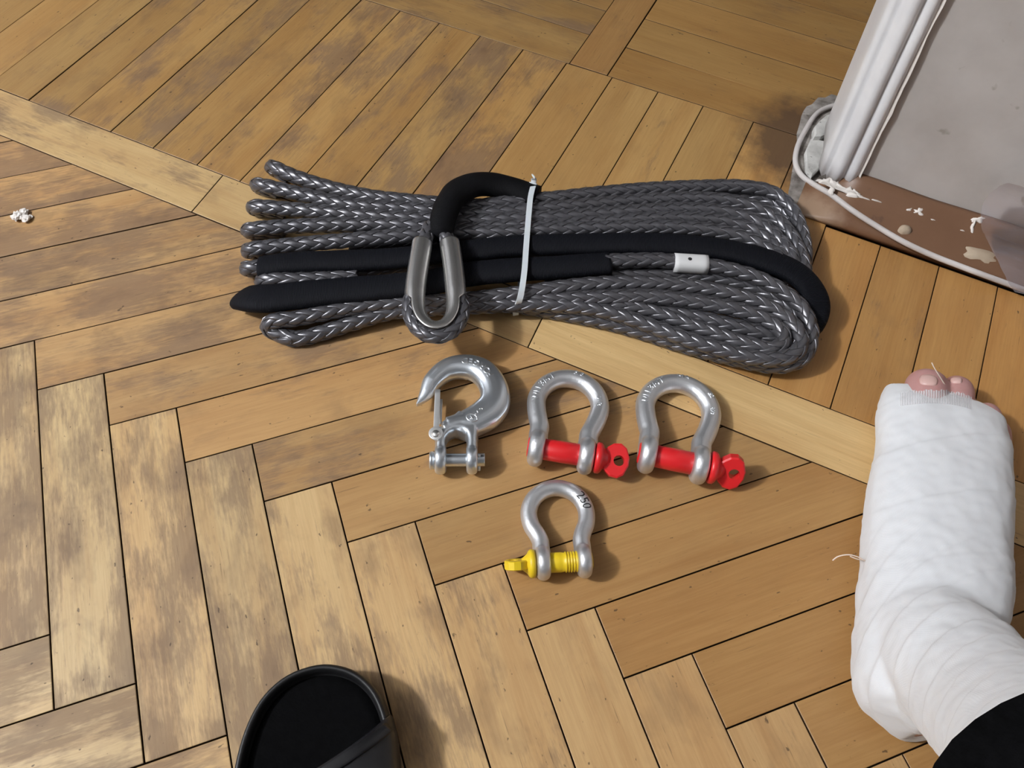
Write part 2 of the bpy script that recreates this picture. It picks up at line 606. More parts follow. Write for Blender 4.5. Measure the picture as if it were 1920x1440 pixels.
def plank(poly, ang, tone, wear, gap=0.007):
    """poly: plan corners (s, t), counter-clockwise; ang: grain direction in plan"""
    c = np.mean(poly, axis=0)
    wear = min(wear, 0.80)
    if len(poly) < 3: return
    area = 0.5 * sum(poly[i][0] * poly[(i + 1) % len(poly)][1] - poly[(i + 1) % len(poly)][0] * poly[i][1] for i in range(len(poly)))
    if area < 0: poly = poly[::-1]
    if abs(area) < 0.03: return
    n = len(poly)
    ca, sa = math.cos(ang), math.sin(ang)

    def inset(d):
        out = []
        for i in range(n):
            p0, p1, p2 = np.array(poly[i - 1]), np.array(poly[i]), np.array(poly[(i + 1) % n])
            e0 = (p1 - p0) / np.linalg.norm(p1 - p0); e1 = (p2 - p1) / np.linalg.norm(p2 - p1)
            n0 = np.array([-e0[1], e0[0]]); n1 = np.array([-e1[1], e1[0]])
            k = (n0 + n1); k /= max(1e-6, 1 + n0 @ n1)
            out.append(p1 + k * d)
        return out
    dz = random.uniform(-0.004, 0.004)
    rings = [(inset(gap), -0.155), (inset(gap), -0.022), (inset(gap + 0.004), -0.005), (inset(gap + 0.011), 0.0)]
    tx, ty = random.uniform(-.0015, .0015), random.uniform(-.004, .004)
    V = []
    for ring, z in rings:
        for p in ring:
            d = p - c
            lx, ly = d[0] * ca + d[1] * sa, -d[0] * sa + d[1] * ca
            V.append((lx * W, ly * W, (z + dz + tx * lx + ty * ly) * W))
    Fc = []; mi = []
    for r in range(3):
        for i in range(n):
            Fc.append((r * n + i, r * n + (i + 1) % n, (r + 1) * n + (i + 1) % n, (r + 1) * n + i)); mi.append(1 if r < 2 else 0)
    Fc.append(tuple(3 * n + i for i in range(n))); mi.append(0)
    me = bpy.data.meshes.new('plank')
    me.from_pydata(V, [], Fc)
    me.materials.append(M['plank']); me.materials.append(M['joint'])
    me.polygons.foreach_set('material_index', mi)
    o = bpy.data.objects.new('plank', me)
    COL.objects.link(o)
    o.location = wp(c[0], c[1], 0) - np.array(floor.location)
    o.rotation_euler = (0, 0, ang)
    o.parent = floor
    o.color = (tone[0], tone[1], tone[2], wear)
    NP[0] += 1
    return o


LO = lambda s: 4.155 + 0.0105 * s       # lower edge of the border strip
UP = lambda s: 5.19 + 0.0135 * s        # upper edge of the border strip
SE = lambda s: 11.235 + 0.021 * s       # far edge of the cross planks
R2 = math.sqrt(0.5)


def ba(b, a): return np.array([(b + a) * R2, (b - a) * R2])


def jit(t, d=0.08):
    k = random.uniform(1 - d, 1 + d)
    h = random.uniform(-0.03, 0.03)
    return (min(1, t[0] * k * (1 + h)), t[1] * k, t[2] * k * (1 - h))


PALE = (0.64, 0.455, 0.228)
MID = (0.55, 0.34, 0.15)
ORNG = (0.43, 0.245, 0.09)
STRIP = (0.74, 0.52, 0.245)


def lerp(a, b, f):
    f = max(0, min(1, f)); return tuple(x + (y - x) * f for x, y in zip(a, b))


below = lambda p: LO(p[0]) - p[1]
# herringbone below the strip
for k in range(-9, 22):
    # plank running down the picture
    q = [ba(k, k), ba(k + 1, k), ba(k + 1, k + 5), ba(k, k + 5)]
    c = np.mean(q, axis=0)
    if c[0] < 26 and -13 < c[1]:
        right = (c[0] - 3) / 12
        q = clip(q, below)
        if len(q) > 2: plank(q, -math.pi / 4, jit(lerp(PALE, MID, right * 0.9)), max(0.1, 0.80 - right * 0.5 + random.uniform(-.15, .15)))
    # plank running across, up to the strip
    for m_ in (0, 1, 2):
        if m_ == 0: b0, b1, aa = k, k + 7.2, k - 1
        else: b0, b1, aa = k - 4 - 5 * (m_ - 1) + (0), k + 1 - 5 * (m_ - 1), k + 5
        if m_ == 2: continue
        q = [ba(b0, aa), ba(b1, aa), ba(b1, aa + 1), ba(b0, aa + 1)]
        q = clip(q, below)
        if len(q) < 3: continue
        c = np.mean(q, axis=0)
        right = (c[0] - 2) / 9
        if -11 < c[0] < 26 and c[1] > -13:
            plank(q, math.pi / 4, jit(lerp(MID if m_ == 0 else PALE, ORNG, right)), max(0.05, 0.78 - right * 0.75 + random.uniform(-.15, .15)))
    # the next column towards the lower left
    q = [ba(k - 5, k + 1), ba(k - 4, k + 1), ba(k - 4, k + 5), ba(k - 5, k + 5)]
    # filled by the planks running across of the next column where they show
# border strip
sj = [-14.5, -7.1, -0.25, 6.5, 13.4, 20.2, 27.0]
for i in range(len(sj) - 1):
    s0, s1 = sj[i], sj[i + 1]
    d = 0.03
    q = [np.array([s0 + d, LO(s0)]), np.array([s1 + d, LO(s1)]), np.array([s1 - d, UP(s1)]), np.array([s0 - d, UP(s0)])]
    plank(q, 0.0, [lerp(STRIP, MID, .2), (0.62, 0.435, 0.21), (0.58, 0.40, 0.19), STRIP, lerp(STRIP, MID, .4), STRIP][i], [.62, .58, .35, .08, .1, .1][i], gap=0.007)  # left pieces darker, with lamp falloff put into their colour
# cross planks above the strip
sb = [-12.1, -11.08, -10.05, -9.02, -8.0, -7.0, -5.97, -4.94, -3.94, -2.91, -1.90, -0.88, 0.09, 1.08, 2.09, 3.12, 4.14, 5.19, 6.22, 7.21, 8.29, 9.31, 10.34, 11.37, 12.44, 13.48, 14.52, 15.55, 16.6, 17.6, 18.6, 19.65, 20.7, 21.7, 22.75, 23.8, 24.8, 25.9]
PE = 9.24                                # the parquet ends here at the wall's plinth
for i in range(len(sb) - 1):
    s0, s1 = sb[i], sb[i + 1]
    top0, top1 = (SE(s0), SE(s1))
    if s0 > 9.5: top0 = top1 = PE
    elif s0 > 9.0: top0 = SE(s0); top1 = 9.9
    q = [np.array([s0, UP(s0)]), np.array([s1, UP(s1)]), np.array([s1, top1]), np.array([s0, top0])]
    f = (s0 + 4) / 12
    wear = 0.45
    if -4.5 < s0 < 4: wear = 0.62
    if 1.8 < s0 < 4: wear = 0.74
    if s0 > 4: wear = 0.16
    plank(q, math.pi / 2, jit(lerp((0.41, 0.25, 0.095), (0.50, 0.30, 0.112), f) if s0 < 9 else (0.50, 0.268, 0.088), 0.07), wear + random.uniform(-.08, .08), gap=0.006)  # left planks toned darker: brown dirt, plus lamp falloff put into the colour
# beyond: one plank set upright between rows running along the strip
g = 0.0
plank([np.array([4.2, SE(4.2)]), np.array([5.07, SE(5.07)]), np.array([5.03, 23.8]), np.array([4.18, 23.8])], math.pi / 2, (0.40, 0.225, 0.085), 0.40)
rowsL = [None, 12.47, 13.45, 14.5, 15.55, 16.6, 17.6, 18.65, 19.7, 20.7, 21.75, 22.8, 23.8]
for i in range(12):
    for (x0, x1) in ((-9.0 + (i % 2) * 1.4, -2.6 + (i % 2) * 1.4), (-2.6 + (i % 2) * 1.4, 4.2)):
        lo_ = SE(x0) if i == 0 else rowsL[i]
        lo2 = SE(x1) if i == 0 else rowsL[i]
        plank([np.array([x0, lo_]), np.array([x1, lo2]), np.array([x1, rowsL[i + 1]]), np.array([x0, rowsL[i + 1]])], 0.0, jit((0.40, 0.24, 0.09)), 0.55 if i < 2 else .3)  # row tone lowered, lamp falloff put into the colour
rowsR = [None, 12.43, 13.6, 14.78, 15.9, 17.0, 18.1, 19.2, 20.3, 21.4, 22.5, 23.6]
for i in range(11):
    x0, x1 = 5.07, 11.3
    if i == 0: x1 = 9.55
    lo_ = SE(x0) if i == 0 else rowsR[i]
    lo2 = SE(x1) if i == 0 else rowsR[i]
    plank([np.array([x0, lo_]), np.array([x1, lo2]), np.array([x1, rowsR[i + 1] + (0.0 if i else .05)]), np.array([x0, rowsR[i + 1]])], 0.0, jit((0.40, 0.232, 0.082)), 0.15 + .2 * (i > 2))

# ------------------------------------------------------------------ wall, casing, plinth
def prism(poly, z0, z1, name='m', segs=1, warp=None):
    V = []; Fc = []
    n = len(poly)
    for k in range(segs + 1):
        z = z0 + (z1 - z0) * k / segs
        for i, p in enumerate(poly):
            d = warp(i, k / segs, z) if warp else (0, 0, 0)
            V.append(wp(p[0] + d[0], p[1] + d[1], z + d[2]))
    for k in range(segs):
        for i in range(n):
            Fc.append((k * n + i, k * n + (i + 1) % n, (k + 1) * n + (i + 1) % n, (k + 1) * n + i))
    Fc.append(tuple(range(n - 1, -1, -1))); Fc.append(tuple(segs * n + i for i in range(n)))
    return mesh_np(name, V, Fc)


WT = 10.12        # wall face
wall = link('wall_right', prism([(10.25, WT), (30, WT + .25), (30, 13.0), (10.25, 12.7)], 0.0, 50), M['wallpaper'], smooth=False)
tag(wall, kind='structure')

# the rest of the room and the next one, out of the picture
def slab(name, s0, s1, t0, t1, z0, z1, mat):
    o = link(name, prism([(s0, t0), (s1, t0), (s1, t1), (s0, t1)], z0, z1), mat, smooth=False)
    return tag(o, kind='structure')


slab('wall_left', -54, -52, -40, 60, -0.2, 50, M['roomwall'])
slab('wall_front', -54, 40, -42, -40, -0.2, 50, M['roomwall'])
slab('wall_side', 40, 42, -42, 60, -0.2, 50, M['roomwall'])
slab('wall_back', -54, -14, 11.4, 13.4, -0.2, 50, M['roomwall'])
slab('wall_lintel', -14, 10.25, 11.0, 12.7, 41, 50, M['roomwall'])
slab('wall_far', -54, 42, 60, 62, -0.2, 50, M['roomwall'])
slab('ceiling', -54, 42, -42, 62, 50, 51, M['ceiling'])

# moulded door casing: profile of front ridges, thick paint
cas = [(9.80, 12.5), (9.76, 11.6), (9.78, 10.8), (9.80, 10.40), (9.86, 10.22), (9.93, 10.17), (9.98, 10.19), (10.03, 10.13), (10.10, 10.03),
       (10.18, 9.99), (10.26, 10.01), (10.30, 10.08), (10.35, 10.02), (10.43, 9.98), (10.50, 10.02), (10.54, 10.12), (10.54, 10.4), (10.3, 12.5)]


def cas_warp(i, f, z):
    w = noise.noise(Vector((i * 0.9, z * 0.35, 3))) * 0.018
    lift = 0
    if z < 0.7:
        lift = (0.10 * noise.noise(Vector((i * 1.7, 9, 1)))) * (1 if f == 0 else 0)
    lean = -0.032 * min(z, 8)
    if i in (0, 1, 17): lean -= 0.12
    w += lean
    if i in (15, 16):
        w += noise.noise(Vector((2.2, z * 1.7, 8))) * 0.05
    return (w, (w - lean) * 0.6, lift)


trim = link('trim_1', prism(cas, 0.30, 50, segs=110, warp=cas_warp), M['trim'])
tag(trim, kind='structure')
# torn paint edge running up the casing beside the wall
V = []; Fc = []
for k in range(120):
    z = 0.5 + k * 0.13
    j = noise.noise(Vector((0.3, z * 1.3, 5))) * 0.025 + noise.noise(Vector((0.9, z * 4.1, 5))) * 0.022
    j -= 0.032 * min(z, 8); j0 = -0.032 * min(z, 8)
    V += [wp(10.52 + j0, 10.06, z), wp(10.565 + j, 10.03, z), wp(10.565 + j, 10.045, z), wp(10.52 + j0, 10.09, z)]
    if k:
        for q in range(4):
            Fc.append((4 * k - 4 + q, 4 * k - 4 + (q + 1) % 4, 4 * k + (q + 1) % 4, 4 * k + q))
link('torn_paint_edge', mesh_np('torn', V, Fc), M['flake'], trim, smooth=False)

# sloping brown plinth along the wall
prof = [(9.27, 0.0), (9.27, 0.12), (9.33, 0.19), (9.50, 0.26), (9.80, 0.42), (9.98, 0.56), (10.06, 0.63), (10.13, 0.64), (10.13, 0.0)]
V = []; Fc = []
ss = [9.70 + i * 0.16 for i in range(0, 150)]
for i, s_ in enumerate(ss):
    for (t_, z_) in prof:
        d = noise.noise(Vector((s_ * 1.2, t_ * 2, z_ * 3))) * 0.022 if 0.05 < z_ < 0.63 else 0
        e = noise.noise(Vector((s_ * 0.8, 4, 4))) * 0.05 if z_ >= 0.63 else 0
        g_ = min(1, max(0.18, (s_ - 9.7) / 0.8)) if z_ > 0 else 1
        V.append(wp(s_, t_ - d, (z_ + d + e) * g_))
n_ = len(prof)
for i in range(len(ss) - 1):
    for j in range(n_):
        Fc.append((i * n_ + j, (i + 1) * n_ + j, (i + 1) * n_ + (j + 1) % n_, i * n_ + (j + 1) % n_))
Fc.append(tuple(range(n_))); Fc.append(tuple((len(ss) - 1) * n_ + j for j in range(n_ - 1, -1, -1)))
plinth = link('baseboard_right', mesh_np('plinth', V, Fc), M['plinth'])
tag(plinth, kind='structure')


def plinth_z(t_):
    return float(np.interp(t_, [p[0] for p in prof[:8]], [p[1] for p in prof[:8]]))


def on_plinth(px, py):
    """plan position where a pixel's ray meets the plinth's slope"""
    z = 0.3
    for _ in range(12):
        q = st(px, py, z)
        z = plinth_z(min(max(q[1], 9.28), 10.1))
    return q[0], q[1], z


def blob_patch(px, py, rx, ry, name, mat, parent, h=0.012, seed=0, k=26, rough=0.35, ang=0.0):
    """an irregular thin patch lying on the plinth; size in pixels"""
    V = []; top = []
    for j in range(k):
        a = 2 * math.pi * j / k
        r = 1 + rough * noise.noise(Vector((math.cos(a) * 1.6 + seed, math.sin(a) * 1.6, seed * 3.3))) * 2
        x, y = rx * r * math.cos(a), ry * r * math.sin(a)
        x, y = x * math.cos(ang) - y * math.sin(ang), x * math.sin(ang) + y * math.cos(ang)
        s_, t_, z_ = on_plinth(px + x, py + y)
        V.append(wp(s_, t_, z_ - 0.01)); top.append(wp(s_, t_, z_ + h))
    s_, t_, z_ = on_plinth(px, py)
    cc = wp(s_, t_, z_ + h * 1.8)
    Vt = V + [t + (cc - t) * 0.12 for t in top] + [cc]
    Fc = [(j, (j + 1) % k, k + (j + 1) % k, k + j) for j in range(k)] + [(k + j, k + (j + 1) % k, 2 * k) for j in range(k)]
    return link(name, mesh_np(name, Vt, Fc), mat, parent)


blob_patch(1838, 478, 40, 14, 'putty_patch', M['putty'], plinth, seed=2, rough=.3, ang=0.35)
blob_patch(1695, 433, 13, 9, 'putty_dab', M['putty'], plinth, h=0.05, seed=5, rough=.1)
for i, (px, py, rx, ry, an) in enumerate([(1585, 352, 26, 7, .45), (1604, 362, 20, 6, .2), (1570, 344, 16, 8, .6), (1651, 368, 8, 3, .2), (1730, 386, 9, 4, .3), (1754, 404, 4, 3, 0), (1836, 409, 10, 3, .1), (1831, 417, 3, 6, 0), (1560, 355, 5, 9, 0), (1712, 381, 4, 2, 0), (1808, 427, 4, 3, 0)]):
    blob_patch(px, py, rx, ry, 'paint_flake', M['flake'], plinth, seed=11 + i * 1.7, rough=.6, ang=an, h=0.015)

for i, (px, py, rx, ry, an) in enumerate([(1552, 333, 14, 8, .5), (1566, 338, 17, 8, .4), (1583, 344, 17, 7, .35), (1598, 351, 15, 8, .3), (1609, 352, 9, 9, .1)]):
    blob_patch(px, py, rx, ry, 'paint_flake', M['flake'], plinth, seed=41 + i * 2.3, rough=.5, ang=an, h=0.035)

# broken plaster bed beside the casing foot
pts = [(1512, 200), (1540, 186), (1570, 176), (1600, 200), (1600, 330), (1560, 352), (1512, 372), (1478, 386), (1484, 330), (1490, 280), (1498, 235)]
cen = np.mean([at(*p)for p in pts], axis=0)
V = []; Fc = []
rings = 7
k = 44
P_, _ = resample([at(*p) for p in pts], 0.001, closed=True)
idx = np.linspace(0, len(P_) - 1, k, endpoint=False).astype(int)
for r in range(rings):
    f = 1 - r / rings
    for j in range(k):
        p = cen + (P_[idx[j]] - cen) * f * (1 + (0.10 * noise.noise(Vector((j * .7, 3, 3))) if r == 0 else 0))
        z = (0.014 if r else 0.004) + 0.022 * noise.noise(Vector((p[0] * 90, p[1] * 90, 2)))
        V.append((p[0], p[1], max(z, .004) * W))
V.append((cen[0], cen[1], 0.02 * W))
for r in range(rings - 1):
    for j in range(k):
        Fc.append((r * k + j, r * k + (j + 1) % k, (r + 1) * k + (j + 1) % k, (r + 1) * k + j))
for j in range(k): Fc.append(((rings - 1) * k + j, (rings - 1) * k + (j + 1) % k, rings * k))
bed = link('plaster_bed', mesh_np('bed', V, Fc), M['dust'], floor)


def chunk(pxs, z0, z1, name, mat, label, group):
    c = np.mean([at(*p, z0) for p in pxs], axis=0)
    P = [at(*p, z1) for p in pxs]
    n = len(P)
    V = []
    for f, z in ((0.96, z0), (1.03, z0 + (z1 - z0) * .5), (1.0, z1 - .02), (0.90, z1)):
        for i, p in enumerate(P):
            q = c + (p - c) * f
            V.append((q[0], q[1], (z + (0.02 * noise.noise(Vector((i * 2.3, z, 1))) if z > z0 else 0)) * W))
    Fc = [(r * n + i, r * n + (i + 1) % n, (r + 1) * n + (i + 1) % n, (r + 1) * n + i) for r in range(3) for i in range(n)]
    Fc += [tuple(range(n - 1, -1, -1)), tuple(3 * n + i for i in range(n))]
    o = link(name, mesh_np(name, V, Fc), mat, smooth=False)
    return tag(o, label, 'rubble', group)


chunk([(1527, 238), (1537, 226), (1549, 216), (1572, 208), (1580, 235), (1558, 246), (1540, 254), (1528, 255)], 0.02, 0.24, 'plaster_chunk', M['plaster'], 'jagged grey plaster lump behind the white door casing, inside the cable loop', 'broken plaster at the casing foot')
chunk([(1522, 258), (1542, 262), (1560, 266), (1552, 300), (1522, 331), (1512, 318), (1510, 285)], 0.02, 0.14, 'plaster_chunk', M['plaster'], 'flat pale plaster slab between white cable loop and casing foot', 'broken plaster at the casing foot')

# ------------------------------------------------------------------ cable on the floor
cp = [at(*p) for p in [(1620, 195, .15), (1590, 195, .12), (1560, 199, .08), (1533, 212, .07), (1510, 245, .07), (1494, 280, .07), (1492, 308, .07), (1504, 330, .10)]]
for px, py in ((1528, 347), (1557, 364), (1596, 393), (1634, 418), (1693, 453), (1751, 480), (1800, 499)):
    s_, t_, z_ = on_plinth(px, py)
    z_ = z_ * min(1, max(0.18, (s_ - 9.7) / 0.8)) + .075
    q = st(px, py, z_)
    cp.append(wp(q[0], q[1], z_ if q[1] > 9.3 else max(z_, .06)))
cp += [at(*p) for p in [(1829, 510, .22), (1914, 541, .10), (2010, 575, .06)]]
P_, _ = resample(cp, 0.003)
cable = link('cable', tube(P_, 0.052 * W, 12), M['cable'])
tag(cable, 'thin grubby white cable curling round the casing foot and along the brown plinth', 'cable')

# ------------------------------------------------------------------ clear film at the frame's right edge
edgeL = [(1905, 536, .10), (1892, 512, .20), (1872, 474, .34), (1853, 440, .55), (1842, 405, .85), (1846, 370, 1.15), (1868, 345, 1.5), (1895, 328, 1.9)]
L_, _ = resample([at(*p) for p in edgeL], 0.004)
nR = len(L_)
V = []; Fc = []
nc = 26
for i in range(nR):
    f = i / (nR - 1)
    q = L_[i]
    for j in range(nc):
        u = j / (nc - 1)
        p = q + np.array([0.22 * u, 0.012 * u - 0.03 * math.sin(u * 3) * f, 0.02 * u])
        a = noise.noise(Vector((p[0] * 28, p[2] * 28, 4))) + 0.5 * abs(noise.noise(Vector((p[0] * 70, p[2] * 70, 9))))
        p = p + np.array([0, -0.006 - 0.010 * abs(a), 0.006 * a * u])
        V.append(p)
for i in range(nR - 1):
    for j in range(nc - 1):
        Fc.append((i * nc + j, i * nc + j + 1, (i + 1) * nc + j + 1, (i + 1) * nc + j))
film = link('plastic_bag', mesh_np('film', V, Fc), M['film'])
tag(film, 'crumpled clear plastic bag leaning on the brown plinth and grey wall', 'bag')

# ------------------------------------------------------------------ winch rope
def braid(P, q, R, pitch, name='rope', amp=0.14, start=0.0):
    """twelve-strand 2/2 twill braid round a path"""
    T, N, B = frames(P)
    om = 2 * math.pi / pitch
    ks = 7
    th = np.linspace(0, 2 * np.pi, ks, endpoint=False)
    VV = []; FF = []
    base_ = 0
    n = len(P)
    z = q + start
    m = 6 * om * z / math.pi
    rc = R * 0.84
    for dirn in (1, -1):
        for j in range(6):
            if dirn == 1:
                a = om * z + 2 * math.pi * j / 6
                rr = rc + R * amp * np.cos(2 * math.pi * (m + 2 * j - 0.5) / 4)
            else:
                a = -om * z + 2 * math.pi * j / 6
                rr = rc - R * amp * np.cos(2 * math.pi * (2 * j - m - 0.5) / 4)
            ra = N * np.cos(a)[:, None] + B * np.sin(a)[:, None]
            C = P + ra * rr[:, None]
            tt = np.gradient(C, axis=0); tt /= np.linalg.norm(tt, axis=1)[:, None] + 1e-12
            sd = np.cross(tt, ra); sd /= np.linalg.norm(sd, axis=1)[:, None] + 1e-12
            no = np.cross(sd, tt)
            hw, hh = R * 0.50, R * 0.15
            ring = C[:, None, :] + sd[:, None, :] * (hw * np.cos(th))[None, :, None] + no[:, None, :] * (hh * np.sin(th))[None, :, None]
            VV.append(ring.reshape(-1, 3))
            i0 = (np.arange(n - 1)[:, None] * ks + np.arange(ks)[None, :])
            i1 = (np.arange(n - 1)[:, None] * ks + (np.arange(ks)[None, :] + 1) % ks)
            f = np.stack([i0, i1, i1 + ks, i0 + ks], -1).reshape(-1, 4) + base_
            FF.append(f)
            base_ += n * ks
    V = np.concatenate(VV); Fq = np.concatenate(FF)
    me = bpy.data.meshes.new(name)
    me.vertices.add(len(V)); me.vertices.foreach_set('co', V.ravel())
    me.loops.add(Fq.size); me.loops.foreach_set('vertex_index', Fq.ravel().astype(np.int32))
    me.polygons.add(len(Fq))
    me.polygons.foreach_set('loop_start', np.arange(0, Fq.size, 4, dtype=np.int32))
    me.polygons.foreach_set('loop_total', np.full(len(Fq), 4, dtype=np.int32))
    me.update(calc_edges=True); me.validate()
    # dark core so that the braid is solid
    return me


RR = 0.122 * W
PITCH = 1.52 * W
rope = empty('winch_rope', at(990, 480, 0), 'long hank of silver-grey braided rope with black sleeves, lying across the floor', 'rope')


def rope_turn(pts, R=RR, step=0.055 * W, name='rope_turn', parent=None, pitch=PITCH):
    P, q = resample(pts, step)
    me = braid(P, q, R, pitch, start=random.uniform(0, pitch))
    core = tube(P[::3], R * 0.72, 8)
    me = join([me, core])
    return link(name, me, M['rope'], parent or rope)


def turn_with_return(tops, zb=0.115, inset_l=0.16, inset_r=0.16, drop=None):
    """a flattened loop of rope: seen on top from left to right, returning underneath"""
    P = [np.array(p) for p in tops]
    d0 = (P[0] - P[1]); d0[2] = 0; d0 /= np.linalg.norm(d0)
    d1 = (P[-1] - P[-2]); d1[2] = 0; d1 /= np.linalg.norm(d1)
    zt0 = P[0][2]; zt1 = P[-1][2]
    C_ = wp(*CS)

    def under(p, z):
        k = (z * W - C_[2]) / (p[2] - C_[2])
        q_ = C_ + (p - C_) * k
        return np.array([p[0] * .35 + q_[0] * .65, p[1] * .35 + q_[1] * .65, z * W])
    low = [under(p, zb) for p in P[1:-1][::-1]]
    zl = (zb * W + zt0) / 2; zr = (zb * W + zt1) / 2
    left_tip = under(P[0], zl / W) + d0 * 0.07 * W
    right_tip = P[-1] + d1 * 0.14 * W; right_tip[2] = zr
    lowL = under(P[0], zb)
    lowR = P[-1].copy(); lowR[2] = zb * W
    return [under(P[1], zb) * .8 + lowL * .2, lowL, left_tip] + P + [right_tip, lowR] + low[:-2]


T1 = [Z1(300, 140, .33), Z1(400, 185, .36), Z1(560, 240, .37), Z1(700, 278, .38), Z1(900, 318, .40), Z1(1100, 340, .41), Z1(1300, 358, .42), Z1(1500, 372, .42), Z2(0, 348, .42), Z2(250, 325, .42), Z2(500, 298, .42), Z2(800, 272, .42), Z2(1100, 258, .42), Z2(1400, 258, .42), Z2(1560, 292, .40), Z2(1670, 385, .38), Z2(1735, 520, .36), Z2(1760, 660, .34)]
T2 = [Z1(215, 245, .33), Z1(350, 275, .36), Z1(560, 325, .38), Z1(750, 365, .40), Z1(1000, 385, .42), Z1(1250, 402, .43), Z1(1500, 420, .44), Z2(0, 405, .45), Z2(250, 385, .46), Z2(550, 358, .46), Z2(800, 338, .46), Z2(1100, 328, .47), Z2(1350, 350, .47), Z2(1530, 415, .46), Z2(1650, 520, .45), Z2(1720, 640, .43), Z2(1755, 760, .4)]
T3 = [Z1(195, 375, .34), Z1(400, 392, .37), Z1(600, 408, .39), Z1(800, 425, .41), Z1(1000, 440, .43), Z1(1250, 452, .44), Z1(1500, 465, .46), Z2(0, 450, .48), Z2(250, 442, .49), Z2(500, 425, .49), Z2(800, 402, .50), Z2(1050, 392, .50), Z2(1300, 412, .50), Z2(1480, 475, .49), Z2(1610, 585, .48), Z2(1690, 700, .46)]
T4 = [Z1(165, 512, .33), Z1(400, 495, .36), Z1(650, 486, .38), Z1(900, 482, .40), Z1(1100, 488, .42), Z1(1300, 500, .42), Z1(1500, 505, .43), Z2(0, 492, .44), Z2(250, 490, .45), Z2(500, 472, .46), Z2(800, 452, .47), Z2(1050, 448, .47), Z2(1300, 472, .47), Z2(1470, 530, .46), Z2(1590, 625, .45), Z2(1670, 730, .44)]
T5 = [Z1(165, 632, .34), Z1(350, 612, .37), Z1(550, 594, .39), Z1(750, 578, .42), Z1(950, 560, .44), Z1(1150, 545, .45), Z1(1400, 535, .46), Z2(0, 528, .48), Z2(200, 517, .50), Z2(450, 507, .50), Z2(700, 500, .51), Z2(950, 500, .52), Z2(1200, 520, .52), Z2(1400, 565, .51), Z2(1550, 640, .50), Z2(1640, 730, .48)]
for T in (T1, T2, T3, T4, T5):
    rope_turn(turn_with_return(T))
T6 = [Z1(150, 745, .30), Z1(260, 735, .34), Z1(500, 720, .36), Z1(800, 700, .36), Z1(1100, 680, .36)]
rope_turn([Z1(330, 760, .11), Z1(180, 760, .13), Z1(135, 748, .24)] + T6)
T7 = [Z1(560, 860, .12), Z1(300, 845, .12), Z1(225, 825, .2), Z1(270, 812, .33), Z1(450, 815, .34), Z1(800, 790, .34)]
rope_turn(T7)
# lower hank, lying flat and nested at the right
B1 = [Z1(420, 1170, .12), Z1(300, 1130, .14), Z1(262, 1095, .22), Z1(300, 1062, .32), Z1(420, 1050, .34), Z1(550, 1025, .35), Z1(750, 985, .36), Z1(950, 962, .36), Z1(1200, 950, .36), Z1(1450, 935, .36), Z2(-100, 915, .37), Z2(60, 895, .40), Z2(250, 868, .44), Z2(450, 845, .47), Z2(700, 835, .5), Z2(1000, 848, .52), Z2(1250, 888, .53), Z2(1450, 942, .53), Z2(1600, 1015, .53), Z2(1700, 1105, .52), Z2(1735, 1190, .50), Z2(1690, 1262, .48), Z2(1580, 1292, .46), Z2(1420, 1280, .44), Z2(1250, 1232, .42), Z2(1050, 1172, .38), Z2(850, 1100, .34), Z2(650, 1030, .32), Z2(450, 985, .32), Z2(200, 965, .32), Z2(0, 965, .30), Z1(1500, 975, .28), Z1(1250, 985, .27), Z1(1000, 1010, .24), Z1(800, 1065, .20), Z1(600, 1130, .14), Z1(470, 1165, .12), Z1(400, 1168, .12), Z1(360, 1155, .12)]
rope_turn(B1)
B2 = [Z2(-150, 945, .25), Z2(50, 935, .30), Z2(300, 930, .36), Z2(600, 920, .44), Z2(800, 915, .47), Z2(1000, 932, .48), Z2(1200, 962, .49), Z2(1400, 1008, .50), Z2(1540, 1062, .50), Z2(1620, 1130, .50), Z2(1625, 1195, .48), Z2(1560, 1232, .46), Z2(1430, 1212, .43), Z2(1250, 1150, .40), Z2(1050, 1082, .36), Z2(850, 1010, .34), Z2(650, 965, .34), Z2(400, 940, .32)]
rope_turn(B2)
B3 = [Z2(500, 965, .2), Z2(800, 985, .24), Z2(1050, 1030, .30), Z2(1300, 1085, .34), Z2(1500, 1135, .34), Z2(1575, 1160, .32), Z2(1560, 1185, .24), Z2(1400, 1170, .22), Z2(1150, 1110, .2), Z2(900, 1040, .18)]
rope_turn(B3)
# tail that leaves the ferrule, goes round the outside and back along the bottom edge
TE = [Z2(420, 715, .34), Z2(560, 705, .52), Z2(700, 700, .54), Z2(850, 697, .54), Z2(980, 706, .54), Z2(1170, 728, .54), Z2(1320, 758, .54), Z2(1480, 808, .54), Z2(1630, 890, .53), Z2(1730, 975, .5), Z2(1785, 1085, .45), Z2(1790, 1190, .40), Z2(1745, 1280, .34), Z2(1650, 1325, .28), Z2(1530, 1328, .24), Z2(1380, 1298, .20), Z2(1200, 1255, .17), Z2(1000, 1200, .14), Z2(800, 1135, .13), Z2(600, 1078, .12), Z2(400, 1035, .12), Z2(150, 990, .12), Z2(-50, 965, .12), Z1(1300, 960, .12)]
tail = rope_turn(TE)
TF = [Z2(200, 800, .2), Z2(500, 790, .28), Z2(900, 790, .3), Z2(1100, 785, .33), Z2(1300, 815, .34), Z2(1500, 880, .34), Z2(1660, 985, .34), Z2(1740, 1100, .30), Z2(1750, 1200, .26), Z2(1690, 1290, .2), Z2(1560, 1318, .16), Z2(1350, 1280, .13), Z2(1100, 1210, .12), Z2(800, 1120, .12)]
rope_turn(TF)
rope_turn([Z2(500, 340, .2), Z2(900, 305, .22), Z2(1200, 295, .24), Z2(1450, 310, .24), Z2(1590, 370, .24), Z2(1680, 480, .23), Z2(1735, 640, .2)])
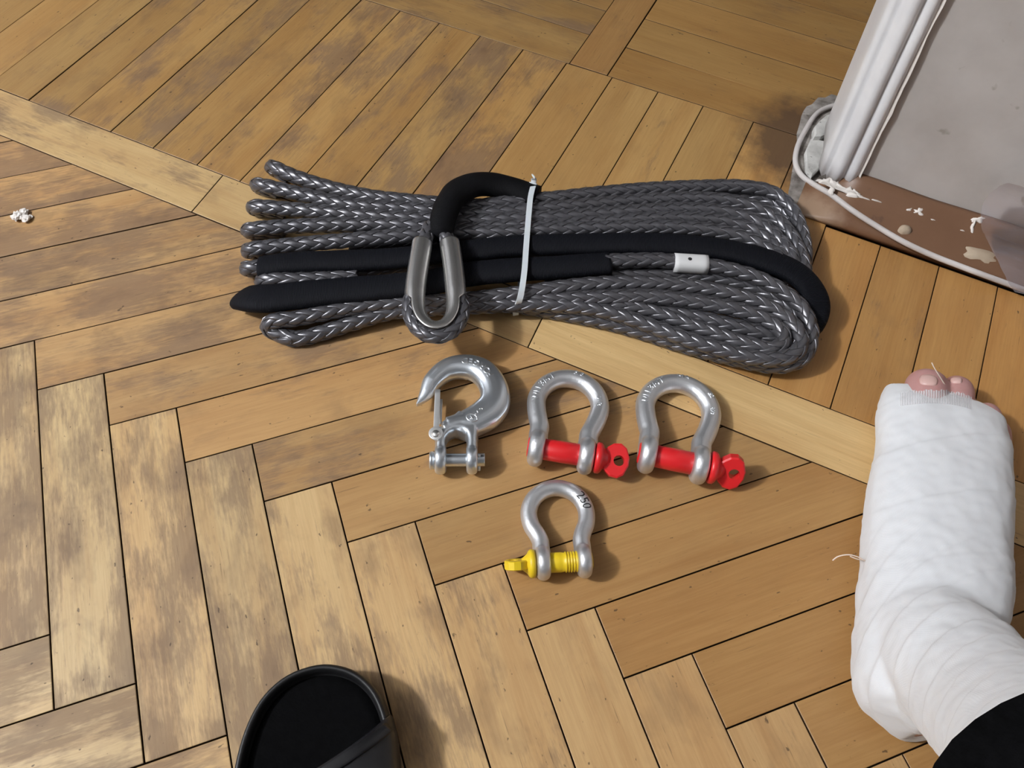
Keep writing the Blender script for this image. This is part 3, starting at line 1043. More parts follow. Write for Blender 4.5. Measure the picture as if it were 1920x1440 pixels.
rope_turn([Z2(700, 740, .2), Z2(900, 745, .26), Z2(1150, 765, .28), Z2(1350, 790, .28), Z2(1550, 870, .26)])
# packed turns inside the hank, seen in the gaps
for (y0, y1, zz) in ((0.0, 0.0, .115), (60, 40, .30), (90, 110, .115)):
    rope_turn([Z1(420, 700 + y0 + 40, zz), Z1(900, 690 + y0, zz), Z1(1400, 640 + y0, zz), Z2(200, 600 + y1, zz), Z2(700, 580 + y1, zz), Z2(1200, 610 + y1, zz), Z2(1550, 700 + y1, zz)])

# sleeves
def sleeve(pts, hw, hh, name, mat, parent=rope, p=0.8, step=0.06 * W, wob=0.05, up=(0, 0, 1)):
    P, q = resample(pts, step)
    hwf = hw if callable(hw) else (lambda f: hw)

    def sec(i, f):
        k = 1 + wob * noise.noise(Vector((q[i] * 60, 1.7, len(pts))))
        return ell(hwf(f) * W * k, hh * W / k, 22, p)
    return link(name, sweep(P, sec, up=up), mat, parent)


sleeve([Z1(215, 742, .37), Z1(300, 728, .42), Z1(450, 712, .44), Z1(700, 704, .46), Z1(1000, 690, .48), Z1(1250, 664, .50), Z1(1500, 638, .52), Z2(0, 614, .52), Z2(200, 606, .52), Z2(400, 602, .52), Z2(700, 598, .53), Z2(1000, 606, .54), Z2(1300, 640, .55), Z2(1500, 690, .55), Z2(1680, 762, .54), Z2(1780, 850, .50), Z2(1822, 950, .42), Z2(1812, 1040, .30), Z2(1770, 1100, .20), Z2(1700, 1130, .15)],
       lambda f: 0.215 + 0.02 * (f > .8) * 1, 0.115, 'sleeve', M['webbing'])
sleeve([Z1(112, 925, .20), Z1(128, 922, .29), Z1(170, 925, .39), Z1(240, 927, .45), Z1(340, 920, .47), Z1(480, 903, .48), Z1(700, 882, .49), Z1(1000, 857, .50), Z1(1250, 825, .51), Z1(1500, 778, .52), Z2(0, 757, .52), Z2(250, 742, .53), Z2(450, 727, .54), Z2(588, 718, .54)],
       lambda f: (0.275 - 0.06 * f) * min(1, .92 + f * 4), 0.12, 'sleeve', M['webbing'])
# bulge of sleeve hidden under the tie that carries the eye
sl3 = sleeve([Z1(1880, 318, .46), Z1(1820, 300, .46), Z1(1720, 268, .49), Z1(1600, 243, .58), Z1(1500, 246, .68), Z1(1410, 285, .76), Z1(1350, 355, .82), Z1(1320, 430, .84), Z1(1305, 500, .83), Z1(1300, 555, .82)],
             lambda f: 0.23 + 0.035 * math.sin(f * math.pi) - 0.02 * f, 0.17, 'eye_sleeve', M['sleeve_dark'], p=0.95, wob=0.10)
# ferrule
P_, _ = resample([Z2(972, 712, .545), Z2(1070, 718, .545), Z2(1172, 724, .545)], 0.004)
fer = link('ferrule', sweep(P_, lambda i, f: ell(0.165 * W, 0.14 * W, 24, 0.8)), M['label'], rope)
fer['label'] = 'white ferrule with a small dark hole'
c_ = Z2(1068, 690, .68)
link('pinhole', lathe(c_ - np.array([0, 0, .012 * W]), (0, 0, 1), [(0, .034 * W), (.018 * W, .034 * W), (.018 * W, .001 * W)], 16), M['hole'], fer)

# thimble: stainless tube bent to a teardrop, cut open along the outside of the bend
ZT = 0.80
tc = [(792, 455), (788, 480), (783, 510), (779, 540), (778, 567), (781, 590), (791, 608), (806, 619), (820, 621), (836, 616), (848, 604), (855, 587), (856, 565), (854, 540), (851, 510), (847, 480), (843, 455)]
P_, q_ = resample([at(px, py, ZT) for px, py in tc], 0.0012)
R_t = 0.168 * W
T_, N_, B_ = frames(P_, fixed=True)
cen = at(817, 560, ZT)
V = []; Fc = []
k = 30
nn = len(P_)
inw = []
for i in range(nn):
    f = i / (nn - 1)
    side = B_[i] if (cen - P_[i]) @ B_[i] > 0 else -B_[i]
    op = max(0, min(1, (0.5 - abs(f - 0.5) - 0.27) / 0.05))     # 0 on the legs .. 1 round the bend
    half = math.pi * (1 - 0.40 * op)
    Ri = R_t * (1 - 0.04 * op)
    for j in range(k + 1):
        a = -half + 2 * half * j / k
        V.append(P_[i] + side * math.cos(a) * Ri + N_[i] * math.sin(a) * Ri)
for i in range(nn - 1):
    for j in range(k):
        a = i * (k + 1) + j
        Fc.append((a, a + 1, a + k + 2, a + k + 1))
tm = mesh_np('thimble', V, Fc)
th = link('thimble', tm, M['steel'], rope)
md = th.modifiers.new('wall', 'SOLIDIFY'); md.thickness = 0.028 * W; md.offset = -1
# eye of rope lying in the thimble, bulging out of the open bend
ey = []
nn2 = 34
for i in range(nn2 + 1):
    f = 0.22 + 0.56 * i / nn2
    j = int(f * (nn - 1))
    side = B_[j] if (cen - P_[j]) @ B_[j] > 0 else -B_[j]
    op = max(0, min(1, (0.5 - abs(f - 0.5) - 0.235) / 0.10))
    ey.append(P_[j] - side * 0.10 * W * op)
P2, q2 = resample(ey, 0.05 * W)
me = braid(P2, q2, 0.108 * W, PITCH * 0.85)
link('eye_rope', join([me, tube(P2, 0.078 * W, 8)]), M['rope'], rope)
for (a, b) in (((791, 470), (806, 425)), ((843, 470), (832, 425))):
    P2, q2 = resample([at(*a, ZT), at((a[0] + b[0]) / 2, (a[1] + b[1]) / 2, ZT + .02), at(*b, ZT)], 0.05 * W)
    link('eye_strand', join([braid(P2, q2, 0.115 * W, PITCH * 0.7), tube(P2, 0.085 * W, 8)]), M['rope'], rope)

# cable tie
tie = empty('cable_tie', at(985, 450, .6), 'translucent white cable tie strapped round the middle of the rope hank', 'cable tie')
tp = [(1000, 350, .60), (995, 368, .66), (992, 395, .67), (989, 430, .66), (986, 470, .68), (983, 510, .69), (978, 545, .60), (973, 566, .46), (968, 574, .30)]
top_ = [at(*p) for p in tp]
end = top_[-1]; st_ = top_[0]
lo_pts = [np.array([end[0], end[1], .06 * W]), np.array([(end[0] + st_[0]) / 2, (end[1] + st_[1]) / 2, .02 * W]), np.array([st_[0], st_[1], .06 * W]), np.array([st_[0], st_[1] + .004, .25 * W])]
P_, _ = resample(top_ + lo_pts, 0.0015, closed=True)
cen = np.mean(P_, axis=0)
V = []; Fc = []
n_ = len(P_) - 1
wdir = at(1000, 450, .6) - at(985, 452, .6); wdir[2] = 0; wdir /= np.linalg.norm(wdir)
for i in range(n_):
    T = P_[(i + 1) % n_] - P_[i - 1]; T /= np.linalg.norm(T)
    sd = wdir - T * (wdir @ T); sd /= np.linalg.norm(sd)
    no = np.cross(sd, T)
    for a, b in ((-.048, -.012), (.048, -.012), (.048, .012), (-.048, .012)):
        V.append(P_[i] + sd * a * W + no * b * W)
for i in range(n_):
    for j in range(4):
        Fc.append((i * 4 + j, i * 4 + (j + 1) % 4, ((i + 1) % n_) * 4 + (j + 1) % 4, ((i + 1) % n_) * 4 + j))
link('strap', mesh_np('strap', V, Fc), M['nylon'], tie, smooth=False)


def obox(p0, p1, hw, hh, name, up=(0, 0, 1), bev=0.15):
    P, _ = resample([p0, (np.asarray(p0) + p1) / 2, p1], 0.004)
    return sweep(P, lambda i, f: ell(hw, hh, 20, 0.35), up=up, name=name)


link('head', obox(at(996, 357, .50), at(1000, 344, .56), .075 * W, .05 * W, 'head'), M['nylon'], tie)
P_, _ = resample([at(999, 348, .55), at(1001, 338, .62), at(1000, 329, .74)], 0.002)
link('tail', sweep(P_, lambda i, f: ell(.05 * W, .012 * W, 8, .5)), M['nylon'], tie)

# ------------------------------------------------------------------ shackles
def shackle(name, pl, pr, sc_, label, mats, flip, ear, text_left, text_top, ink=None):
    """pl, pr: pixels of the two lug centres"""
    ze = 0.285 * sc_
    L = at(*pl, ze); R_ = at(*pr, ze)
    mid = (L + R_) / 2
    u = (R_ - L); hs = np.linalg.norm(u) / 2; u /= np.linalg.norm(u)
    v = np.array([-u[1], u[0], 0.])
    w_ = W * sc_
    root = empty(name, (mid[0], mid[1], 0), label, 'shackle', 'bow shackles laid out on the floor')
    rt = 0.148 * w_                       # bar radius
    zb = rt / W
    lift = (ze * W - rt)

    def pt(a, b, extra=0):                # plan (across, along the bow) -> world, bow end lying lower
        f = max(0, min(1, b / (0.95 * w_)))
        return mid + u * a + v * b + np.array([0, 0, -lift * f + extra])
    rb = 0.50 * w_
    cy = 0.90 * w_
    half = [(hs, -0.05 * w_), (hs, 0.14 * w_), (hs + 0.005 * w_, 0.28 * w_), (hs + 0.005 * w_, 0.39 * w_), (hs + .045 * w_, .52 * w_), (rb * 0.94, cy - 0.20 * w_), (rb, cy)]
    arc = [(rb * math.cos(a), cy + rb * math.sin(a)) for a in np.linspace(0, math.pi, 15)[1:-1]]
    path = half + arc + [(-a, b) for a, b in half[::-1]]
    P, q = resample([pt(a, b) for a, b in path], 0.0012)
    bar = tube(P, rt, 18)
    lugs = []
    for s_ in (-1, 1):
        c = mid + u * hs * s_
        t = 0.118 * w_
        r = 0.285 * w_
        pr_ = [(-t, r * .35)]
        for a in np.linspace(-90, 90, 9):
            pr_.append((t * math.sin(math.radians(a)), r - 0.10 * w_ + 0.10 * w_ * math.cos(math.radians(a))))
        pr_.append((t, r * .35))
        lugs.append(lathe(c, u, pr_, 36))
    me = remesh(join([bar] + lugs), 0.00065, 5)
    bow = link('bow', me, M['galv'], root)
    # pin
    sg = -1 if flip else 1
    ax = u * sg
    rp = 0.165 * w_
    p0 = mid - ax * (hs + 0.135 * w_)
    Lp = 2 * hs + 0.135 * w_ + 0.13 * w_
    prof_ = [(0, rp * .8), (0.02 * w_, rp * .96)]
    if flip:
        for k in range(6):
            x = (0.20 + 0.045 * k) * w_
            prof_ += [(x, rp * .97), (x + 0.012 * w_, rp * 1.05), (x + 0.024 * w_, rp * 1.05), (x + 0.034 * w_, rp * .93)]
    prof_ += [(0.52 * w_, rp), (Lp, rp)]
    pin = empty('pin', (0, 0, 0)); bpy.data.objects.remove(pin)
    pin = link('pin', lathe(p0, ax, prof_, 32), mats, root)
    rc = 0.235 * w_
    c0 = p0 + ax * Lp
    pc = [(0, rp), (0.0, rc * .9), (0.025 * w_, rc), (0.075 * w_, rc), (0.105 * w_, rc * .9), (0.13 * w_, rc * .70), (0.17 * w_, rc * .56), (0.22 * w_, rc * .40)]
    link('collar', lathe(c0, ax, pc, 32), mats, pin)
    # flat eared head with a hole
    e0 = c0 + ax * 0.12 * w_
    up = np.array([0, 0, 1.0])
    y = np.cross(up, ax); y /= np.linalg.norm(y)
    fl = y * math.cos(ear) + up * math.sin(ear)         # direction across the ear's face
    nz = np.cross(ax, fl)
    out = [(0.0, -.12), (0.05, -.18), (0.13, -.245), (0.24, -.26), (0.33, -.20), (0.385, -.06), (0.385, .06), (0.33, .20), (0.24, .26), (0.13, .245), (0.05, .18), (0.0, .12)]
    V = []
    for h, ins in ((-.075, .9), (-.06, 1), (.06, 1), (.075, .9)):
        for a, b in out:
            V.append(e0 + ax * (0.2 + (a - 0.2) * ins) * w_ + fl * b * ins * w_ + nz * h * w_)
    n = len(out)
    Fc = [(r * n + i, r * n + (i + 1) % n, (r + 1) * n + (i + 1) % n, (r + 1) * n + i) for r in range(3) for i in range(n)]
    Fc += [tuple(range(n - 1, -1, -1)), tuple(3 * n + i for i in range(n))]
    em = mesh_np('ear', V, Fc)
    bm = bmesh.new(); bm.from_mesh(em); bmesh.ops.recalc_face_normals(bm, faces=bm.faces[:]); bm.to_mesh(em); bm.free()
    hc = e0 + ax * 0.235 * w_
    hole = cyl(hc - nz * .2 * w_, hc + nz * .2 * w_, 0.08 * w_, k=20)
    bm = bmesh.new(); bm.from_mesh(hole); bmesh.ops.recalc_face_normals(bm, faces=bm.faces[:]); bm.to_mesh(hole); bm.free()
    em2 = boolean_cut(em, hole)
    link('ear', em2, mats, pin, smooth=False)
    # lettering wrapped over the bar
    T, N, B = frames(P, fixed=True)
    Ltot = q[-1]
    # path runs right lug -> bow -> left lug

    def placer(f0, a0, sgn):
        def place(x, y_, h):
            i = f0 * Ltot + x * sgn
            i = max(0, min(Ltot, i))
            k = np.interp(i, q, np.arange(len(q)))
            k0 = int(k); k1 = min(k0 + 1, len(q) - 1); g = k - k0
            p = P[k0] * (1 - g) + P[k1] * g
            n_ = N[k0]; b_ = B[k0]
            a = a0 - y_ * sgn / rt
            return p + (n_ * math.cos(a) + b_ * math.sin(a)) * (rt + h)
        return place
    for (tx, f0, a0, sgn, size) in (text_left or []):
        me = wrap_text(tx, size * w_, placer(f0, a0, sgn), 0.009 * w_)
        link('lettering', me, M['emboss'], bow, smooth=False)
    for (tx, f0, a0, sgn, size) in (ink or []):
        me = wrap_text(tx, size * w_, placer(f0, a0, sgn), 0.0018 * w_)
        o = link('lettering', me, M['ink'], bow, smooth=False)
        o['label'] = 'black handwritten number'
    return root


shackle('bow_shackle', (1006, 840), (1099, 855), 1.0, 'galvanised bow shackle with red pin, its flat red ear facing up, nearest the hook', M['red'], False, 0.35,
        [('WLL3/4T', .665, .15, -1, .155), ('5/8', .475, .35, -1, .12), ('0112', .30, -.15, -1, .10)], None)
shackle('bow_shackle', (1214, 852), (1312, 872), 1.04, 'galvanised bow shackle with red pin, touching the pale border strip', M['red'], False, 0.95,
        [('WLL3/4T', .665, .15, -1, .15), ('MA', .50, .4, -1, .12), ('E2', .365, .3, -1, .10), ('893', .285, -.1, -1, .10)], None)
shackle('bow_shackle', (1018, 1056), (1095, 1052), 0.84, 'smaller galvanised bow shackle with yellow pin and handwritten 250', M['yellow'], True, 1.12, None, None,
        [('250', .33, .0, -1, .23)])

# ------------------------------------------------------------------ clevis slip hook
def H(x, y, z): return at(740 + x / 5.142, 640 + y / 5.142, z)


hook = empty('slip_hook', at(862, 790, 0), 'bright zinc-plated clevis slip hook with spring latch, lying below the thimble', 'hook')
ZH = 0.24
hk = [(212, 616, 9, .05), (256, 566, 42, .07), (306, 500, 72, .11), (355, 405, 92, .15), (462, 302, 105, .17), (545, 262, 113, .18), (640, 248, 119, .19), (750, 258, 126, .195), (845, 300, 132, .20), (930, 400, 138, .205), (968, 520, 146, .21), (950, 625, 156, .21), (880, 705, 160, .205), (790, 760, 150, .20), (700, 805, 140, .19), (640, 860, 135, .175), (615, 905, 120, .15)]
Pc = [H(x, y, ZH) for x, y, _, _ in hk]
cum = np.concatenate([[0], np.cumsum([np.linalg.norm(Pc[i + 1] - Pc[i]) for i in range(len(Pc) - 1)])])
hwv = np.array([h / 5.142 / 121.0 for _, _, h, _ in hk]); hzv = np.array([z for _, _, _, z in hk])
P_, q_ = resample(Pc, 0.0012)
qq = q_ / q_[-1] * cum[-1]
hw_i = np.interp(qq, cum, hwv) * W; hz_i = np.interp(qq, cum, hzv) * W
body = sweep(P_, lambda i, f: ell(hw_i[i], hz_i[i], 26, 0.85))
pinL = H(335, 1148, ZH); pinR = H(870, 1142, ZH)
pax = (pinR - pinL) / np.linalg.norm(pinR - pinL)
parts = [body]
for x in (442, 745):
    c = H(x, 1140, ZH)
    t = 0.085 * W; r = 0.225 * W
    pr_ = [(-t, r * .3)] + [(t * math.sin(math.radians(a)), r - 0.05 * W + 0.05 * W * math.cos(math.radians(a))) for a in np.linspace(-90, 90, 7)] + [(t, r * .3)]
    parts.append(lathe(c, pax, pr_, 32))
arch = [(442, 1140), (442, 1040), (448, 960), (490, 900), (560, 862), (610, 855), (665, 862), (722, 900), (745, 960), (748, 1040), (745, 1140)]
P2, _ = resample([H(x, y, ZH) for x, y in arch], 0.0015)
parts.append(sweep(P2, lambda i, f: ell(.085 * W, .178 * W, 20, .75)))
# filler between the shank and the arch, and the latch ear
P2, _ = resample([H(480, 850, ZH), H(560, 800, ZH), H(680, 820, ZH), H(770, 890, ZH)], 0.002)
parts.append(sweep(P2, lambda i, f: ell(.09 * W, .17 * W, 18, .8)))
for pts_, a_, b_ in (([H(505, 868, ZH), H(620, 840, ZH), H(765, 880, ZH)], 0.07, .178), ([H(520, 835, ZH), H(640, 800, ZH), H(755, 815, ZH)], .15, .19), ([H(480, 878, ZH), H(560, 815, ZH), H(650, 735, ZH)], .085, .185), ([H(735, 800, ZH), H(752, 880, ZH), H(755, 960, ZH)], .08, .178)):
    P2, _ = resample(pts_, 0.002)
    parts.append(sweep(P2, lambda i, f: ell(a_ * W, b_ * W, 18, .8)))
P2, _ = resample([H(385, 930, ZH), H(420, 900, ZH), H(500, 880, ZH)], 0.002)
parts.append(sweep(P2, lambda i, f: ell(.10 * W, .12 * W, 18, .8)))
hb = link('hook_body', remesh(join(parts), 0.0006, 5), M['zinc'], hook)
hp = link('clevis_pin', join([cyl(pinL, pinR, 0.098 * W, k=28, bev=.012 * W), cyl(pinL, pinL + pax * .075 * W, 0.135 * W, k=28, bev=.025 * W)]), M['zinc'], hook)
c_ = pinR - pax * .085 * W
dn = np.cross(pax, (0, 0, 1.0))
P2, _ = resample([c_ + np.array([0, 0, .14 * W]) - dn * .02 * W, c_ + np.array([0, 0, .05 * W]), c_ - np.array([0, 0, .08 * W]) + dn * .03 * W, c_ - np.array([0, 0, .16 * W]) + dn * .10 * W], 0.0015)
link('cotter_pin', tube(P2, .022 * W, 10), M['zinc'], hp)
# latch: two cheeks and a pivot rivet
ltop = H(415, 468, .38); lbot = H(398, 890, .44)
la_ = join([obox(ltop, lbot, .042 * W, .014 * W, 'latch'), obox(H(440, 560, .14), H(432, 800, .12), .035 * W, .014 * W, 'latch2'), obox(H(422, 500, .26), H(415, 800, .28), .02 * W, .10 * W, 'latch3'), lathe(H(398, 892, .43), (0, 0, 1), [(0, .108 * W), (.028 * W, .108 * W), (.03 * W, .10 * W), (.03 * W, .001)], 28)])
lt = link('latch', la_, M['latch'], hook)
link('rivet', lathe(H(398, 892, .455), (0, 0, 1), [(0, .066 * W), (.012 * W, .064 * W), (.026 * W, .05 * W), (.034 * W, .025 * W), (.036 * W, .001 * W)], 24), M['steel'], lt)
# forged lettering round the back of the hook
T_, N_, B_ = frames(P_, fixed=True)


def hook_place(x0, v0, sgn, flip):
    def place(x, y, h):
        d = x0 + x * sgn
        k = np.interp(d, q_, np.arange(len(q_))); k0 = int(max(0, min(len(q_) - 2, k))); g = k - k0
        p = P_[k0] * (1 - g) + P_[k0 + 1] * g
        b = v0 * hw_i[k0] + y * sgn * flip
        rz = hz_i[k0] * max(0.0, 1 - abs(b / hw_i[k0]) ** 2.35) ** (1 / 2.35)
        return p + B_[k0] * b + N_[k0] * (rz + h)
    return place


dF = float(np.interp(7.7, np.arange(len(cum)), cum)) * q_[-1] / cum[-1]
# side of the path that faces outwards
out_sign = 1 if ((P_[len(P_) // 2] - H(640, 560, ZH)) @ B_[len(P_) // 2]) > 0 else -1
me = wrap_text('FORGED', 0.155 * W, hook_place(dF, 0.02 * out_sign, -1, -1), 0.012 * W)
link('lettering', me, M['emboss'], hb, smooth=False)
# small round mark on the shank
ring_c = H(745, 735, .43)
P2 = np.array([ring_c + np.array([math.cos(a) * .085 * W, math.sin(a) * .06 * W, 0]) for a in np.linspace(0, 2 * math.pi, 25)])
d1 = [tube(P2, .011 * W, 6)]
for (x0, y0, x1, y1) in ((725, 750, 762, 735), (735, 715, 752, 755), (775, 705, 800, 690), (790, 670, 815, 690), (815, 655, 845, 640), (840, 640, 850, 660)):
    PP, _ = resample([H(x0, y0, .43), H((x0 + x1) / 2, (y0 + y1) / 2, .435), H(x1, y1, .43)], .001)
    d1.append(tube(PP, .012 * W, 6))
link('forging_mark', join(d1), M['emboss'], hb)

# ------------------------------------------------------------------ slipper
tip = st(600, 1246, .45); dirp = st(586, 1440, .45)
fw = (tip - dirp)[:2]; fw /= np.linalg.norm(fw); rt_ = np.array([fw[1], -fw[0]])
outl = [(0, 0.0), (.03, .22), (.10, .42), (.22, .60), (.40, .76), (.65, .88), (.95, .955), (1.3, .985), (1.7, .97), (2.2, .90), (2.8, .80), (3.4, .74), (4.0, .74), (4.5, .72), (4.9, .60), (5.15, .40), (5.25, .2), (5.28, 0)]
lft = [(-h * 0.98, d) for d, h in outl]; rgt = [(h * 0.94, d) for d, h in outl[::-1][1:-1]]
loop = lft + rgt


def spt(x, d, z):
    p = tip[:2] - fw * d + rt_ * (x + 0.05)
    return wp(p[0], p[1], z)


P_, _ = resample([np.array([x, d, 0]) for x, d in loop], 0.09, closed=True)
P_ = P_[:-1]
slipper = empty('slipper', spt(0, 2.5, 0), 'black rubber slide slipper with cloth footbed, its toe at the bottom edge', 'slipper')
cxy = np.array([0, 2.6])
rings = [(0.0, .97, 0.02), (-.0, 1.0, .10), (0, 1.0, .30), (0, .995, .50), (0, .985, .55), (0, .965, .57), (0, .945, .55), (0, .93, .46), (0, .92, .34)]


def ringpt(p, ins, z):
    # inset measured from the edge, in plank widths
    d = np.array([p[0], p[1]]) - cxy
    return spt(p[0], p[1], z)


def inset_loop(P, d):
    n = len(P); out = []
    for i in range(n):
        t = P[(i + 1) % n][:2] - P[i - 1][:2]; t /= np.linalg.norm(t)
        nn = np.array([-t[1], t[0]])
        c = np.array([0, 2.6]) - P[i][:2]
        if nn @ c < 0: nn = -nn
        out.append(P[i][:2] + nn * d)
    return out


V = []; Fc = []
n = len(P_)
rr_ = [(.05, .02), (0, .08), (-.015, .25), (0, .46), (.02, .53), (.05, .555), (.08, .535), (.10, .44), (.115, .34)]
for d, z in rr_:
    for (x, y) in inset_loop(P_, d): V.append(spt(x, y, z))
for r in range(len(rr_) - 1):
    for i in range(n): Fc.append((r * n + i, r * n + (i + 1) % n, (r + 1) * n + (i + 1) % n, (r + 1) * n + i))
Fc.append(tuple(range(n - 1, -1, -1))); Fc.append(tuple((len(rr_) - 1) * n + i for i in range(n)))
link('sole', mesh_np('sole', V, Fc), M['rubber'], slipper)
V = [spt(x, y, z) for d, z in ((.10, .345), (.16, .40), (.24, .41), (.5, .38)) for (x, y) in inset_loop(P_, d)]
Fc = [(r * n + i, r * n + (i + 1) % n, (r + 1) * n + (i + 1) % n, (r + 1) * n + i) for r in range(3) for i in range(n)] + [tuple(3 * n + i for i in range(n))]
link('footbed', mesh_np('footbed', V, Fc), M['footbed'], slipper)
# arched strap, its front edge slanting from the right side down to the left
V = []; Fc = []
na, nd = 26, 14
for kz in (0, 1):
    for i in range(na + 1):
        f = i / na
        a = math.pi * f
        x = math.cos(a)
        e0 = 0.62 + 1.05 * (1 - x) / 2 + .12 * math.sin(a)
        for j in range(nd + 1):
            d = e0 + (2.75 - e0) * j / nd
            hw_ = np.interp(d, [o[0] for o in outl], [o[1] for o in outl])
            hgt = (0.42 + 0.26 * j / nd) * math.sin(a) ** 0.75
            r = 1.0 - kz * 0.06
            z = 0.40 + hgt * r + (0.02 * math.sin(d * 9) * math.sin(a))
            if i in (0, na): z = 0.12
            V.append(spt(x * hw_ * (0.99 - kz * .05), d, z - kz * 0.04))
m_ = (na + 1) * (nd + 1)
for kz in (0, 1):
    for i in range(na):
        for j in range(nd):
            a = kz * m_ + i * (nd + 1) + j
            f = (a, a + nd + 1, a + nd + 2, a + 1)
            Fc.append(f if kz == 0 else f[::-1])
for i in range(na):
    for j in (0, nd):
        a = i * (nd + 1) + j
        Fc.append((a, a + m_, a + m_ + nd + 1, a + nd + 1))
stp = link('strap', mesh_np('strap', V, Fc), M['strapmat'], slipper)
# raised band along the strap's front edge and a pale chip, a stud
ed = []
for i in range(3, na - 2):
    f = i / na; a = math.pi * f; x = math.cos(a)
    d = 0.72 + 1.05 * (1 - x) / 2 + .12 * math.sin(a)
    hw_ = np.interp(d, [o[0] for o in outl], [o[1] for o in outl])
    ed.append(spt(x * hw_ * .99, d, 0.41 + 0.42 * math.sin(a) ** .75 + .015))
P2, _ = resample(ed, .003)
link('strap_edge', sweep(P2, lambda i, f: ell(.07 * W, .025 * W, 12, .7)), M['strapmat'], stp)
link('stud', lathe(spt(math.cos(.42) * .97, 1.42, .40 + .50 * math.sin(.42) ** .75), rt_.tolist() + [1.4], [(-.03 * W, .05 * W), (.012 * W, .05 * W), (.03 * W, .03 * W), (.035 * W, .002 * W)], 18), M['strapmat'], stp)

# ------------------------------------------------------------------ bandaged foot
person = empty('person', wp(12.7, 2.0, 0), 'person\'s right foot wrapped in white bandage, bare toe tips showing, black trouser leg', 'person')
#            left px        right px       z edge  top
sect = [((1661, 722), (1812, 758), .36, .58),
        ((1648, 752), (1850, 774), .40, .76),
        ((1647, 796), (1880, 794), .44, .90),
        ((1641, 855), (1890, 838), .48, .98),
        ((1628, 915), (1893, 895), .50, 1.08),
        ((1622, 985), (1890, 965), .52, 1.18),
        ((1617, 1060), (1886, 1040), .55, 1.32),
        ((1612, 1130), (1882, 1110), .60, 1.48),
        ((1608, 1200), (1872, 1180), .66, 1.58),
        ((1607, 1265), (1850, 1250), .72, 1.5),
        ((1627, 1312), (1840, 1300), .74, 1.6),
        ((1665, 1345), (1835, 1340), .74, 1.65),
        ((1712, 1374), (1840, 1368), .76, 1.6)]


def foot_loft(sect, k=40, shrink=0.0):
    V = []; Fc = []
    for (l, r, ze, zt) in sect:
        L = at(*l, ze); R_ = at(*r, ze)
        c = (L + R_) / 2
        h = (R_ - L) / 2
        hn = np.linalg.norm(h); hd = h / hn
        hn -= shrink * W
        for j in range(k):
            a = 2 * math.pi * j / k
            ca, sa = math.cos(a), math.sin(a)
            x = math.copysign(abs(ca) ** 0.85, ca) * hn
            if sa >= 0: z = ze * W + (zt - ze - shrink) * W * sa ** 0.9
            else: z = ze * W - (ze - 0.03 - shrink) * W * abs(sa) ** 0.7
            V.append(np.array([c[0], c[1], 0]) + hd * x * np.array([1, 1, 0]) + np.array([0, 0, z]))
    for i in range(len(sect) - 1):
        for j in range(k):
            Fc.append((i * k + j, i * k + (j + 1) % k, (i + 1) * k + (j + 1) % k, (i + 1) * k + j))
    Fc.append(tuple(range(k))); Fc.append(tuple((len(sect) - 1) * k + j for j in range(k - 1, -1, -1)))
    me = mesh_np('foot', V, Fc)
    bm = bmesh.new(); bm.from_mesh(me); bmesh.ops.recalc_face_normals(bm, faces=bm.faces[:]); bm.to_mesh(me); bm.free()
    return me


def lp(px, py, z, r):
    q = st(px, py, z)
    return (q[0], q[1], z, r)


leg_pts = [lp(1745, 1190, .95, .70), lp(1780, 1238, 1.3, .77), lp(1825, 1290, 1.75, .75), lp(1876, 1340, 2.3, .75), lp(1928, 1394, 2.9, .79), lp(1980, 1448, 3.5, .82), lp(2050, 1520, 4.2, .84)]
leg_more = [lp(2060, 1530, 4.3, .88), lp(2180, 1680, 5.6, .95)]


def leg_mesh(pts, dr=0.0):
    P, q = resample([wp(a, b, c) for a, b, c, _ in pts], 0.004)
    rr = np.interp(np.linspace(0, 1, len(P)), np.linspace(0, 1, len(pts)), [p[3] for p in pts])
    return sweep(P, lambda i, f: ell((rr[i] + dr) * W, (rr[i] + dr) * W, 32), up=(1, 0, 0))


# body: one continuous skin surface, foot, toes and shin
toes = []
for (px, py, z, r, ln, dx) in [(1736, 707, .38, .33, .55, 0), (1793, 714, .35, .25, .5, 0), (1824, 758, .31, .22, .45, 0), (1850, 762, .28, .21, .4, 0), (1868, 792, .25, .20, .4, 0)]:
    a = at(px, py, z); b = at(px - 4, py + 78, z + .12)
    P2, _ = resample([a, (a + b) / 2 + np.array([0, 0, .06 * W]), b], 0.002)
    cap_ = []
    m2 = len(P2)
    toes.append(sweep(P2, lambda i, f: ell(r * W * min(1, math.sqrt(max(0.02, 1 - (1 - min(1, f * 3.2)) ** 2))), r * W * .95 * min(1, math.sqrt(max(0.02, 1 - (1 - min(1, f * 3.2)) ** 2))), 18)))
skin = remesh(join([foot_loft(sect[1:], shrink=.10), leg_mesh(leg_pts + leg_more, -.10)] + toes), 0.0016, 4)
foot = link('body', skin, M['skin'], person)
